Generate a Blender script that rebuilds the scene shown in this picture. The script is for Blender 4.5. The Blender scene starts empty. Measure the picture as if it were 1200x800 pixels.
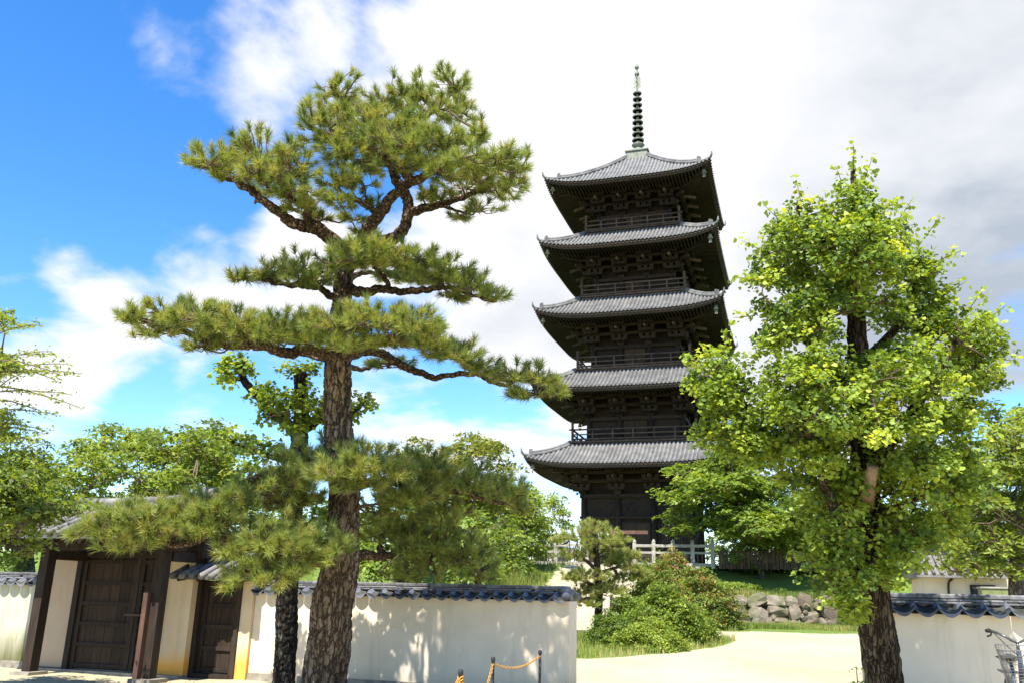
import bpy, math
import numpy as np
from mathutils import Vector, Matrix

rng = np.random.default_rng(11)
S = bpy.context.scene
COL = S.collection
R = math.radians

# ------------------------------------------------------------------ camera
FPX, PITCH, ROLL = 1026.6, .2832, .0255          # focal length in 1200-px pixels
CAM = np.array([0, 0, 1.5])
_F = np.array([0, math.cos(PITCH), math.sin(PITCH)])
_U0 = np.array([0, -math.sin(PITCH), math.cos(PITCH)])
_R0 = np.array([1., 0, 0])
_R = _R0 * math.cos(ROLL) + _U0 * math.sin(ROLL)
_U = _U0 * math.cos(ROLL) - _R0 * math.sin(ROLL)
cd = bpy.data.cameras.new('camera')
cd.sensor_width = 36
cd.lens = 36 * FPX / 1200
cd.clip_end = 3000
cam = bpy.data.objects.new('camera', cd)
m = Matrix.Identity(4)
for i in range(3):
    m[i][0], m[i][1], m[i][2], m[i][3] = _R[i], _U[i], -_F[i], CAM[i]
cam.matrix_world = m
COL.objects.link(cam)
S.camera = cam

# ------------------------------------------------------------------ light
SUN_AZ = R(-160)      # direction towards the sun, from +Y towards +X
SUN_EL = R(58)
w = bpy.data.worlds.new('World')
S.world = w
w.use_nodes = True
nt = w.node_tree
nt.nodes.clear()
N = nt.nodes.new
L = nt.links.new


def nmath(op, a, b=None, c=None, clamp=False):
    n = N('ShaderNodeMath'); n.operation = op; n.use_clamp = clamp
    for k, v in enumerate((a, b, c)):
        if v is None: continue
        if isinstance(v, (int, float)): n.inputs[k].default_value = v
        else: L(v, n.inputs[k])
    return n.outputs[0]


def vmath(op, a, b=None):
    n = N('ShaderNodeVectorMath'); n.operation = op
    for k, v in enumerate((a, b)):
        if v is None: continue
        if isinstance(v, (tuple, list, np.ndarray)): n.inputs[k].default_value = tuple(float(q) for q in v)
        else: L(v, n.inputs[k])
    return n


def smooth(x, lo, hi, a=0., b=1.):
    n = N('ShaderNodeMapRange'); n.interpolation_type = 'SMOOTHSTEP'
    L(x, n.inputs[0])
    for k, v in enumerate((lo, hi, a, b)): n.inputs[k + 1].default_value = v
    return n.outputs[0]


def ray(px, py):
    return _F + _R * (px - 600) / FPX - _U * (py - 400) / FPX


sky = N('ShaderNodeTexSky')
sky.sky_type = 'NISHITA'
sky.sun_disc = False
sky.sun_elevation = SUN_EL
sky.sun_rotation = SUN_AZ
sky.altitude = 0
sky.air_density = 1.0
sky.dust_density = .15
sky.ozone_density = 3.0
hs = N('ShaderNodeHueSaturation')
hs.inputs['Saturation'].default_value = 1.32
hs.inputs['Hue'].default_value = .506
hs.inputs['Value'].default_value = .94
L(sky.outputs[0], hs.inputs['Color'])
tc = N('ShaderNodeTexCoord')
dirn = vmath('NORMALIZE', tc.outputs['Generated']).outputs[0]
sep = N('ShaderNodeSeparateXYZ'); L(dirn, sep.inputs[0])
zc = nmath('ADD', nmath('MAXIMUM', sep.outputs[2], 0.), .22)
cx = nmath('DIVIDE', sep.outputs[0], zc)
cy = nmath('DIVIDE', sep.outputs[1], zc)
cmb = N('ShaderNodeCombineXYZ'); L(cx, cmb.inputs[0]); L(cy, cmb.inputs[1])
nz = N('ShaderNodeTexNoise'); nz.inputs['Scale'].default_value = 2.5
nz.inputs['Detail'].default_value = 9; nz.inputs['Roughness'].default_value = .56; nz.inputs['Distortion'].default_value = .25
L(cmb.outputs[0], nz.inputs['Vector'])
nz2 = N('ShaderNodeTexNoise'); nz2.inputs['Scale'].default_value = 1.3
nz2.inputs['Detail'].default_value = 6; nz2.inputs['Roughness'].default_value = .55
L(vmath('ADD', cmb.outputs[0], (3.1, 7.7, 0)).outputs[0], nz2.inputs['Vector'])


def blob(px, py, inner, outer, amp):
    c = ray(px, py); c = c / np.linalg.norm(c)
    d = vmath('DOT_PRODUCT', dirn, c).outputs['Value']
    return smooth(d, math.cos(R(outer)), math.cos(R(inner)), 0., amp)


bias = None
for a in [(900, 100, 8, 26, .75), (1130, 330, 4, 20, .45), (720, 300, 2, 11, .40), (560, 330, 2, 9, .35),
          (490, 20, 1.5, 9, .42), (330, 25, .5, 5, .24), (240, 115, .5, 6, .36), (330, 120, .5, 5, .30),
          (60, 385, 1.5, 7, .46), (190, 350, 1.5, 7, .50), (310, 315, 2, 7, .44), (130, 0, .2, 3.5, .30), (380, 300, 1, 6, .3),
          (65, 285, .2, 2.4, .28), (600, 470, 2, 8, .40), (460, 500, 1, 5, .30), (60, 450, .5, 4, .30), (225, 462, .3, 2.5, .30),
          (60, 140, 6, 17, -.45), (190, 230, 2, 7, -.34), (400, 70, 1, 4, -.12), (140, 470, 1, 4, -.15), (210, 430, .5, 3, -.15), (1210, 445, .3, 6, -.40),
          (500, 445, .5, 3.5, -.3)]:
    b = blob(*a)
    bias = b if bias is None else nmath('ADD', bias, b)
dens = nmath('ADD', nmath('MULTIPLY', nmath('SUBTRACT', nz.outputs['Fac'], .5), 2.6), nmath('SUBTRACT', bias, .12))
mask = smooth(dens, -.10, .46)
thick = smooth(dens, .25, .9)
# thick cloud goes grey, thin cloud stays white
gr = nmath('MULTIPLY', blob(1240, 250, 3, 22, 1.), smooth(nz2.outputs['Fac'], .18, .60))
gr2 = nmath('MULTIPLY', smooth(nz2.outputs['Fac'], .40, .64), .46)
grey = nmath('MINIMUM', nmath('ADD', nmath('MULTIPLY', gr, 1.), nmath('MULTIPLY', gr2, thick)), 1.)
ccol = N('ShaderNodeMix'); ccol.data_type = 'RGBA'
L(grey, ccol.inputs[0])
CL = 3.35
ccol.inputs[6].default_value = (1.0 * CL, 1.0 * CL, 1.02 * CL, 1)
ccol.inputs[7].default_value = (.47 * CL, .53 * CL, .62 * CL, 1)
mx = N('ShaderNodeMix'); mx.data_type = 'RGBA'
L(mask, mx.inputs[0]); L(hs.outputs[0], mx.inputs[6]); L(ccol.outputs[2], mx.inputs[7])
bg = N('ShaderNodeBackground'); bg.inputs['Strength'].default_value = .15
L(mx.outputs[2], bg.inputs['Color'])
out = N('ShaderNodeOutputWorld'); L(bg.outputs[0], out.inputs[0])

sd = bpy.data.lights.new('sun', 'SUN')
sd.energy = 5.0; sd.angle = R(.53); sd.color = (1, .95, .87)
sun = bpy.data.objects.new('sun', sd)
tosun = Vector((math.sin(SUN_AZ) * math.cos(SUN_EL), math.cos(SUN_AZ) * math.cos(SUN_EL), math.sin(SUN_EL)))
sun.rotation_euler = tosun.to_track_quat('Z', 'Y').to_euler()
sun.location = (-20, -30, 60)
COL.objects.link(sun)
S.view_settings.view_transform = 'Standard'
S.view_settings.look = 'None'
S.view_settings.exposure = 1.15
S.view_settings.gamma = 1
S.view_settings.use_curve_mapping = False
S.render.engine = 'CYCLES'
S.cycles.max_bounces = 6
S.cycles.transparent_max_bounces = 8
S.cycles.use_denoising = True

# ------------------------------------------------------------------ helpers: places
TH = -.3133                                        # the temple's building grid
UX = np.array([math.cos(TH), math.sin(TH), 0]); UY = np.array([-math.sin(TH), math.cos(TH), 0])
W0 = np.array([1.27, 15.16, 0])


def at(px, py, d): return CAM + ray(px, py) * d    # d = depth along the lens axis


def at_z(px, py, z):
    v = ray(px, py); return CAM + v * ((z - CAM[2]) / v[2])


def at_v(px, py, vv):
    v = ray(px, py); return CAM + v * ((vv - (CAM - W0) @ UY) / (v @ UY))


def T(u, v, z=0): return W0 + UX * u + UY * v + np.array([0, 0, z])
def loc(P): d = P - W0; return d @ UX, d @ UY, P[2]


def sstep(x, a, b):
    t = np.clip((x - a) / (b - a), 0, 1); return t * t * (3 - 2 * t)


STW = 38.0      # Y of the stone retaining wall


def ground_h(X, Y):
    X = np.asarray(X, float); Y = np.asarray(Y, float)
    h = .031 * np.clip(Y - 17, 0, 30)
    # verge under the ginkgo and the bicycle
    h = h + .22 * sstep(X, 2.2, 3.4) * sstep(Y, 3.5, 5.5) * (1 - sstep(Y, 11.6, 13.))
    # terrace
    ww = sstep(X, 6.8, 8.6)
    bankL = sstep(Y, 33, 42.5) * (3.0 - h)
    low = sstep(Y, STW - .1, STW + .35) * np.clip(1.78 - h, 0, 9)
    bankR = low + sstep(Y, STW + .8, 44.5) * (3.0 - 1.78)
    t = bankL * (1 - ww) + bankR * ww
    lim = 3.0 - h
    # left of the court (behind the plaster wall) the ground stays low further back
    return h + np.minimum(t, lim)


# ------------------------------------------------------------------ helpers: meshes
class MB:
    def __init__(s): s.v = []; s.f = []; s.n = 0
    def add(s, V, Fc):
        V = np.asarray(V, float).reshape(-1, 3); s.v.append(V)
        s.f += [tuple(int(q) + s.n for q in f) for f in Fc]; s.n += len(V)
    def box(s, c, d, rz=0, rx=0, tap=1.):
        x, y, z = (q / 2 for q in d)
        P = np.array([[-x, -y, -z], [x, -y, -z], [x, y, -z], [-x, y, -z], [-x * tap, -y * tap, z], [x * tap, -y * tap, z], [x * tap, y * tap, z], [-x * tap, y * tap, z]])
        if rx:
            a, b = math.cos(rx), math.sin(rx); P = np.stack([P[:, 0], P[:, 1] * a - P[:, 2] * b, P[:, 1] * b + P[:, 2] * a], 1)
        if rz:
            a, b = math.cos(rz), math.sin(rz); P = np.stack([P[:, 0] * a - P[:, 1] * b, P[:, 0] * b + P[:, 1] * a, P[:, 2]], 1)
        s.add(P + np.asarray(c, float), [(0, 3, 2, 1), (4, 5, 6, 7), (0, 1, 5, 4), (1, 2, 6, 5), (2, 3, 7, 6), (3, 0, 4, 7)])
        return s
    def bar(s, a, b, wd, ht):      # box beam between two points, ht measured upwards
        a = np.asarray(a, float); b = np.asarray(b, float); d = b - a; d /= np.linalg.norm(d)
        up = np.array([0, 0, 1.]) if abs(d[2]) < .95 else np.array([0, 1., 0])
        sd_ = np.cross(d, up); sd_ /= np.linalg.norm(sd_); u2 = np.cross(sd_, d)
        P = []
        for q in (a, b):
            for i, j in ((-1, -1), (1, -1), (1, 1), (-1, 1)): P.append(q + sd_ * i * wd / 2 + u2 * j * ht / 2)
        s.add(P, [(0, 1, 2, 3), (7, 6, 5, 4), (0, 4, 5, 1), (1, 5, 6, 2), (2, 6, 7, 3), (3, 7, 4, 0)])
        return s
    def tube(s, path, rad, n=8, cap=True, disp=None):
        V, Fc = tube_arrays(path, rad, n, cap, disp); s.add(V, Fc); return s
    def lathe(s, prof, n=16, c=(0, 0, 0)):
        prof = np.asarray(prof, float); a = np.arange(n) * 2 * math.pi / n
        V = np.stack([prof[:, 0, None] * np.cos(a), prof[:, 0, None] * np.sin(a), np.repeat(prof[:, 1, None], n, 1)], 2)
        k = len(prof)
        Fc = [(i * n + j, i * n + (j + 1) % n, (i + 1) * n + (j + 1) % n, (i + 1) * n + j) for i in range(k - 1) for j in range(n)]
        Fc.append(tuple(range(n - 1, -1, -1))); Fc.append(tuple((k - 1) * n + j for j in range(n)))
        s.add(V.reshape(-1, 3) + np.asarray(c, float), Fc); return s
    def grid(s, P, flip=False):
        P = np.asarray(P, float); a, b = P.shape[:2]
        Fc = []
        for i in range(a - 1):
            for j in range(b - 1):
                q = (i * b + j, i * b + j + 1, (i + 1) * b + j + 1, (i + 1) * b + j)
                Fc.append(q[::-1] if flip else q)
        s.add(P.reshape(-1, 3), Fc); return s
    def build(s, name, mat, parent=None, smooth_=False, loc_=None, rz=None):
        me = bpy.data.meshes.new(name)
        V = np.concatenate(s.v) if s.v else np.zeros((0, 3))
        me.from_pydata(V.tolist(), [], s.f)
        if smooth_: me.polygons.foreach_set('use_smooth', np.ones(len(me.polygons), bool))
        me.materials.append(mat)
        return link(name, me, parent, loc_, rz)


def link(name, me, parent=None, loc_=None, rz=None):
    o = bpy.data.objects.new(name, me); COL.objects.link(o)
    if parent is not None: o.parent = parent
    if loc_ is not None: o.location = tuple(float(q) for q in loc_)
    if rz is not None: o.rotation_euler = (0, 0, rz)
    return o


def tube_arrays(path, rad, n=8, cap=True, disp=None):
    P = np.asarray(path, float); k = len(P); rad = np.broadcast_to(np.asarray(rad, float), (k,))
    tg = np.gradient(P, axis=0); tg /= np.linalg.norm(tg, axis=1)[:, None] + 1e-9
    x = np.cross(tg[0], [0, 1., .13]);
    if np.linalg.norm(x) < 1e-3: x = np.cross(tg[0], [1., 0, 0])
    x /= np.linalg.norm(x); V = []
    a = np.arange(n) * 2 * math.pi / n
    for i in range(k):
        x = x - tg[i] * (x @ tg[i]); x /= np.linalg.norm(x); y = np.cross(tg[i], x)
        r = rad[i] if disp is None else rad[i] * (1 + disp[i])[:, None]
        V.append(P[i] + r * (np.cos(a)[:, None] * x + np.sin(a)[:, None] * y) if disp is not None else P[i] + rad[i] * (np.cos(a)[:, None] * x + np.sin(a)[:, None] * y))
    V = np.concatenate(V)
    Fc = [(i * n + j, i * n + (j + 1) % n, (i + 1) * n + (j + 1) % n, (i + 1) * n + j) for i in range(k - 1) for j in range(n)]
    if cap: Fc += [tuple(range(n - 1, -1, -1)), tuple((k - 1) * n + j for j in range(n))]
    return V, Fc


def spline(P, m=6):
    P = np.asarray(P, float); k = len(P)
    if k < 3:
        t = np.linspace(0, 1, m + 1)[:, None]; return P[0] * (1 - t) + P[-1] * t
    Q = np.vstack([2 * P[0] - P[1], P, 2 * P[-1] - P[-2]]); out = []
    for i in range(k - 1):
        p0, p1, p2, p3 = Q[i:i + 4]
        for t in np.arange(m) / m:
            out.append(.5 * (2 * p1 + (p2 - p0) * t + (2 * p0 - 5 * p1 + 4 * p2 - p3) * t * t + (3 * p1 - p0 - 3 * p2 + p3) * t ** 3))
    out.append(P[-1]); return np.array(out)


def big_mesh(name, V, Fc, mat, parent=None, tint=None, stuff=True, smooth_=False):
    """vertices (n,3), faces (k,m) of one size, optional tint per vertex"""
    V = np.ascontiguousarray(V, np.float32); Fc = np.ascontiguousarray(Fc, np.int32)
    me = bpy.data.meshes.new(name); k, m_ = Fc.shape
    me.vertices.add(len(V)); me.vertices.foreach_set('co', V.ravel())
    me.loops.add(k * m_); me.loops.foreach_set('vertex_index', Fc.ravel())
    me.polygons.add(k); me.polygons.foreach_set('loop_start', np.arange(k, dtype=np.int32) * m_)
    if smooth_: me.polygons.foreach_set('use_smooth', np.ones(k, bool))
    me.update(calc_edges=True)
    if tint is not None:
        at_ = me.attributes.new('tint', 'FLOAT', 'POINT'); at_.data.foreach_set('value', np.ascontiguousarray(tint, np.float32))
    me.materials.append(mat)
    o = link(name, me, parent)
    if stuff: o['kind'] = 'stuff'
    return o


def empty(name, p=(0, 0, 0), rz=0):
    o = bpy.data.objects.new(name, None); COL.objects.link(o)
    o.location = tuple(float(q) for q in p); o.rotation_euler = (0, 0, rz); o.empty_display_size = .2
    return o


def tag(o, label, cat, group=None):
    o['label'] = label; o['category'] = cat
    if group: o['group'] = group
    return o


def struct(o): o['kind'] = 'structure'; return o
def unit(v): return v / (np.linalg.norm(v, axis=-1, keepdims=True) + 1e-9)


# ------------------------------------------------------------------ helpers: materials
class NT:
    def __init__(s, name):
        s.m = bpy.data.materials.new(name); s.m.use_nodes = True; s.t = s.m.node_tree; s.t.nodes.clear()
        s.o = s.n('ShaderNodeOutputMaterial')
    def n(s, t, **k):
        q = s.t.nodes.new(t)
        for a, b in k.items(): setattr(q, a, b)
        return q
    def l(s, a, b): s.t.links.new(a, b)
    def noise(s, scale, detail=5, rough=.6, vec=None, dist=0):
        q = s.n('ShaderNodeTexNoise'); q.inputs['Scale'].default_value = scale; q.inputs['Detail'].default_value = detail
        q.inputs['Roughness'].default_value = rough; q.inputs['Distortion'].default_value = dist
        if vec is not None: s.l(vec, q.inputs['Vector'])
        return q.outputs['Fac']
    def ramp(s, fac, stops, mode='LINEAR'):
        q = s.n('ShaderNodeValToRGB'); q.color_ramp.interpolation = mode
        e = q.color_ramp.elements
        while len(e) < len(stops): e.new(.5)
        for k, (p, c) in enumerate(stops): e[k].position = p; e[k].color = (*c, 1) if len(c) == 3 else c
        s.l(fac, q.inputs[0]); return q.outputs[0]
    def mix(s, fac, a, b, mode='MIX'):
        q = s.n('ShaderNodeMix'); q.data_type = 'RGBA'; q.blend_type = mode
        for i, v in ((0, fac), (6, a), (7, b)):
            if isinstance(v, (int, float)): q.inputs[i].default_value = v
            elif isinstance(v, tuple): q.inputs[i].default_value = (*v, 1)
            else: s.l(v, q.inputs[i])
        return q.outputs[2]
    def mp(s, x, lo, hi, a=0., b=1.):
        q = s.n('ShaderNodeMapRange'); s.l(x, q.inputs[0])
        for k, v in enumerate((lo, hi, a, b)): q.inputs[k + 1].default_value = v
        return q.outputs[0]
    def mth(s, op, a, b):
        q = s.n('ShaderNodeMath', operation=op)
        for i, v in enumerate((a, b)):
            if isinstance(v, (int, float)): q.inputs[i].default_value = v
            else: s.l(v, q.inputs[i])
        return q.outputs[0]
    def vec(s, kind='Object', scale=(1, 1, 1)):
        q = s.n('ShaderNodeTexCoord'); mpn = s.n('ShaderNodeMapping'); mpn.inputs['Scale'].default_value = scale
        s.l(q.outputs[kind], mpn.inputs[0]); return mpn.outputs[0]
    def pos(s, scale=(1, 1, 1)):
        q = s.n('ShaderNodeNewGeometry'); mpn = s.n('ShaderNodeMapping'); mpn.inputs['Scale'].default_value = scale
        s.l(q.outputs['Position'], mpn.inputs[0]); return mpn.outputs[0]
    def xyz(s, v):
        q = s.n('ShaderNodeSeparateXYZ'); s.l(v, q.inputs[0]); return q.outputs
    def principled(s, col, rough=.8, bump=None, bd=.02, bs=.6, spec=.3, metal=0):
        p = s.n('ShaderNodeBsdfPrincipled')
        if isinstance(col, tuple): p.inputs['Base Color'].default_value = (*col, 1)
        else: s.l(col, p.inputs['Base Color'])
        if isinstance(rough, (int, float)): p.inputs['Roughness'].default_value = rough
        else: s.l(rough, p.inputs['Roughness'])
        p.inputs['Specular IOR Level'].default_value = spec; p.inputs['Metallic'].default_value = metal
        if bump is not None:
            b = s.n('ShaderNodeBump'); b.inputs['Distance'].default_value = bd; b.inputs['Strength'].default_value = bs
            s.l(bump, b.inputs['Height']); s.l(b.outputs[0], p.inputs['Normal'])
        s.l(p.outputs[0], s.o.inputs[0]); return p


def mat_wood(name, a, b, scale=(1, 1, 1), sc=14, rough=.8, bd=.006):
    t = NT(name); v = t.vec('Object', scale)
    n1 = t.noise(sc, 6, .65, v); n2 = t.noise(.9, 4, .6)
    oi = t.n('ShaderNodeObjectInfo')
    k = t.mth('ADD', t.mth('MULTIPLY', n1, .65), t.mth('MULTIPLY', n2, .35))
    k = t.mth('ADD', k, t.mth('MULTIPLY', t.mth('SUBTRACT', oi.outputs['Random'], .5), .16))
    t.principled(t.ramp(k, [(.3, a), (.68, b)]), rough, n1, bd, .8, .25); return t.m


def mat_simple(name, a, b, sc=6, rough=.7, bd=.005, spec=.3, metal=0, rnd=.15):
    t = NT(name); n1 = t.noise(sc, 6, .6, t.vec('Object')); oi = t.n('ShaderNodeObjectInfo')
    k = t.mth('ADD', n1, t.mth('MULTIPLY', t.mth('SUBTRACT', oi.outputs['Random'], .5), rnd))
    t.principled(t.ramp(k, [(.3, a), (.7, b)]), rough, n1, bd, .6, spec, metal); return t.m


def mat_leaf(name, cols, trans=.35, rough=.55, tcol=None):
    t = NT(name); a = t.n('ShaderNodeAttribute', attribute_name='tint')
    stops = [(i / (len(cols) - 1), c) for i, c in enumerate(cols)]
    c = t.ramp(a.outputs['Fac'], stops)
    p = t.n('ShaderNodeBsdfPrincipled'); t.l(c, p.inputs['Base Color']); p.inputs['Roughness'].default_value = rough; p.inputs['Specular IOR Level'].default_value = .35
    tr = t.n('ShaderNodeBsdfTranslucent')
    t.l(t.mix(1., c, tcol or (1.5, 1.35, .5), 'MULTIPLY'), tr.inputs[0])
    mxs = t.n('ShaderNodeMixShader'); mxs.inputs[0].default_value = trans
    t.l(p.outputs[0], mxs.inputs[1]); t.l(tr.outputs[0], mxs.inputs[2]); t.l(mxs.outputs[0], t.o.inputs[0]); return t.m


def mat_bark(name, dark, mid, light, sx=(3.2, 3.2, 1.1), sc=3.):
    t = NT(name); v = t.pos(sx)
    vo = t.n('ShaderNodeTexVoronoi', feature='DISTANCE_TO_EDGE'); vo.inputs['Scale'].default_value = sc
    dn = t.n('ShaderNodeTexNoise'); dn.inputs['Scale'].default_value = 6; t.l(v, dn.inputs['Vector'])
    vv = t.n('ShaderNodeVectorMath', operation='MULTIPLY_ADD'); t.l(dn.outputs['Color'], vv.inputs[0]); vv.inputs[1].default_value = (.35, .35, .35); t.l(v, vv.inputs[2])
    t.l(vv.outputs[0], vo.inputs['Vector'])
    n1 = t.noise(22, 6, .7); n2 = t.noise(3.5, 3, .6)
    crack = t.mp(vo.outputs['Distance'], .0, .16)
    c = t.ramp(t.mth('ADD', t.mth('MULTIPLY', n1, .6), t.mth('MULTIPLY', n2, .45)), [(.38, dark), (.53, mid), (.68, light)])
    c = t.mix(crack, dark, c)
    h = t.mth('ADD', crack, t.mth('MULTIPLY', n1, .5))
    t.principled(c, .92, h, .035, .9, .12); return t.m


M = {}
M['pine_bark'] = mat_bark('pine_bark', (.045, .032, .022), (.20, .145, .10), (.38, .30, .225), (3.6, 3.6, 1.0), 3.2)
M['pine_branch'] = mat_bark('pine_branch_bark', (.05, .033, .022), (.19, .125, .075), (.33, .235, .15), (6, 6, 6), 3)
M['dark_bark'] = mat_bark('dark_bark', (.016, .013, .011), (.05, .042, .035), (.17, .16, .15), (5, 5, 2), 3)
M['ginkgo_bark'] = mat_bark('ginkgo_bark', (.022, .016, .011), (.10, .072, .048), (.22, .17, .12), (9, 9, .7), 3)
M['grey_bark'] = mat_bark('grey_bark', (.05, .045, .04), (.15, .13, .11), (.28, .25, .22), (4, 4, 1.5), 3)
M['twig'] = mat_simple('twig', (.07, .045, .03), (.16, .11, .07), 20, .9)
M['sawn'] = mat_wood('sawn_limb_wood', (.13, .085, .05), (.36, .235, .14), (9, 9, 2), 6)
M['needle'] = mat_leaf('pine_needles', [(.085, .125, .030), (.19, .245, .055), (.33, .37, .085), (.36, .27, .11)], .30, .45)
M['needle_dark'] = mat_leaf('shaded_pine_needles', [(.03, .06, .015), (.07, .12, .022), (.14, .18, .035), (.2, .16, .05)], .2, .5)
M['ginkgo'] = mat_leaf('ginkgo_leaves', [(.07, .125, .023), (.185, .27, .036), (.32, .41, .052), (.48, .53, .07)], .42, .5)
M['broad'] = mat_leaf('broad_leaves', [(.06, .095, .02), (.14, .205, .034), (.24, .31, .05), (.33, .39, .07)], .44, .5)
M['maple'] = mat_leaf('maple_leaves', [(.065, .115, .022), (.14, .22, .036), (.23, .315, .05), (.33, .40, .07)], .44, .5)
M['yellowish'] = mat_leaf('yellow_green_leaves', [(.09, .13, .025), (.18, .22, .035), (.28, .29, .045), (.36, .30, .07)], .38, .5)
M['shrub'] = mat_leaf('shrub_leaves', [(.05, .09, .015), (.13, .20, .027), (.22, .30, .038), (.33, .38, .055)], .35, .45)
M['redtip'] = mat_leaf('red_tipped_leaves', [(.06, .12, .02), (.14, .22, .03), (.25, .27, .05), (.42, .17, .07)], .35, .5)
M['grass'] = mat_leaf('grass_blades', [(.08, .125, .025), (.16, .225, .038), (.26, .305, .06), (.38, .34, .13)], .35, .55)
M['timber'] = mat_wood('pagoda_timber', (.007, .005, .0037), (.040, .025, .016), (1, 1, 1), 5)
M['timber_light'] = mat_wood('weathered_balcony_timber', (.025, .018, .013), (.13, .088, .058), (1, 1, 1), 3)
M['fascia'] = mat_wood('eave_timber', (.03, .022, .017), (.09, .065, .048), (1, 1, 1), 4)
M['roof_tile'] = mat_simple('pagoda_roof_tile', (.085, .083, .079), (.215, .208, .195), 1.6, .75, .01, .4)
M['roof_pan'] = mat_simple('pagoda_pan_tile', (.05, .05, .049), (.11, .108, .103), 1.6, .7, .01, .3)
M['bronze'] = mat_simple('aged_bronze', (.10, .11, .085), (.27, .28, .215), 5, .6, .005, .4, .3)
M['bronze_dark'] = mat_simple('dark_bronze', (.05, .055, .05), (.17, .18, .15), 5, .5, .005, .4, .4)
M['wall_tile'] = mat_simple('blue_grey_wall_tile', (.065, .070, .088), (.16, .17, .205), 9, .65, .004, .4, 0, .45)
M['ridge_tile'] = mat_simple('grey_ridge_tile', (.075, .074, .076), (.20, .195, .19), 8, .8, .004, .25, 0, .4)
M['gate_tile'] = mat_simple('weathered_gate_tile', (.06, .057, .053), (.23, .22, .205), 5, .75, .006, .3, 0, .25)
M['gate_wood'] = mat_wood('gate_timber', (.012, .009, .007), (.055, .036, .024), (1, 1, .15), 18)
M['gate_post'] = mat_wood('gate_post_timber', (.045, .025, .018), (.17, .09, .06), (1, 1, .15), 16)
M['door_wood'] = mat_wood('door_boards', (.018, .012, .008), (.070, .043, .025), (1, 1, .12), 16)
M['wire'] = mat_simple('dull_wire', (.09, .085, .08), (.18, .17, .155), 30, .6, .001, .3, .2)
M['steel'] = mat_simple('steel', (.35, .35, .36), (.6, .6, .61), 30, .35, .001, .5, .9)
M['dark_steel'] = mat_simple('dark_steel', (.10, .10, .10), (.2, .2, .2), 30, .4, .001, .5, .8)
M['frame_blue'] = mat_simple('dark_blue_paint', (.03, .04, .07), (.06, .08, .12), 10, .4)
M['black'] = mat_simple('black_plastic', (.012, .012, .012), (.03, .03, .03), 30, .45)
M['orange'] = mat_simple('orange_chain', (.42, .20, .03), (.60, .32, .06), 25, .45)
M['white_paint'] = mat_simple('white_paint', (.62, .62, .6), (.78, .78, .76), 8, .5)
M['concrete'] = mat_simple('pale_concrete', (.22, .20, .17), (.40, .37, .31), 5, .85, .006, .2)
M['stepstone'] = mat_simple('step_stone', (.40, .34, .25), (.60, .53, .42), 4, .85, .01, .2)
M['glassy'] = mat_simple('dark_glass', (.02, .022, .022), (.06, .065, .06), 3, .12, .0, .6)
M['shed_roof'] = mat_simple('shed_roof_tile', (.10, .092, .085), (.20, .185, .17), 4, .85)
M['cream'] = mat_simple('cream_render', (.55, .47, .32), (.68, .60, .43), 2, .9, .003)
M['greenbox'] = mat_simple('olive_cabinet', (.12, .14, .05), (.2, .22, .08), 4, .5)
M['blueroof'] = mat_simple('pale_blue_sheet', (.35, .45, .6), (.5, .6, .75), 2, .6)


def mat_plaster(name, base=(.78, .66, .50), dirt=(.40, .33, .21), foot=(.72, .36, .07), foot_h=.5, foot_amt=0., streak=.35, moss=0.):
    t = NT(name); g = t.n('ShaderNodeNewGeometry'); z = t.xyz(g.outputs['Position'])[2]
    n1 = t.noise(1.4, 6, .62, t.pos((1, 1, 1))); n2 = t.noise(5.5, 6, .65, t.pos((1, 1, .10))); n3 = t.noise(60, 4, .6, t.pos()); n4 = t.noise(.55, 4, .6, t.pos((1, 1, 1.6)))
    c = t.mix(t.mp(n1, .36, .70, 0., .75), base, tuple(q * .82 for q in base))
    c = t.mix(t.mp(n4, .52, .68, 0., .35), c, (base[0] * .9, base[1] * .84, base[2] * .72))
    c = t.mix(t.mth('MULTIPLY', t.mp(n2, .53, .72), streak), c, dirt)
    # splash dirt near the foot, run-off under the coping
    k = t.mth('ADD', z, t.mth('MULTIPLY', t.mth('SUBTRACT', n1, .5), .7))
    c = t.mix(t.mp(k, .38, .05, 0., .55), c, dirt)
    # hairline cracks
    vo = t.n('ShaderNodeTexVoronoi', feature='DISTANCE_TO_EDGE'); vo.inputs['Scale'].default_value = .9
    dn = t.n('ShaderNodeTexNoise'); dn.inputs['Scale'].default_value = 2.5; t.l(t.pos(), dn.inputs['Vector'])
    vv = t.n('ShaderNodeVectorMath', operation='MULTIPLY_ADD'); t.l(dn.outputs['Color'], vv.inputs[0]); vv.inputs[1].default_value = (.5, .5, .5); t.l(t.pos(), vv.inputs[2]); t.l(vv.outputs[0], vo.inputs['Vector'])
    c = t.mix(t.mth('MULTIPLY', t.mp(vo.outputs['Distance'], .006, .0, 0., .45), t.mp(n4, .45, .6)), c, dirt)
    if foot_amt:
        k = t.mth('ADD', z, t.mth('MULTIPLY', t.mth('SUBTRACT', n1, .5), .9))
        c = t.mix(t.mth('MULTIPLY', t.mp(k, foot_h, foot_h * .45), foot_amt), c, foot)
    if moss:
        k = t.mth('ADD', z, t.mth('MULTIPLY', t.mth('SUBTRACT', n2, .5), 1.4))
        c = t.mix(t.mth('MULTIPLY', t.mp(k, .75, .1), moss), c, dirt)
    h = t.mth('ADD', t.mth('MULTIPLY', n3, .3), n1)
    t.principled(c, .92, h, .006, .5, .1); return t.m


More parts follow.
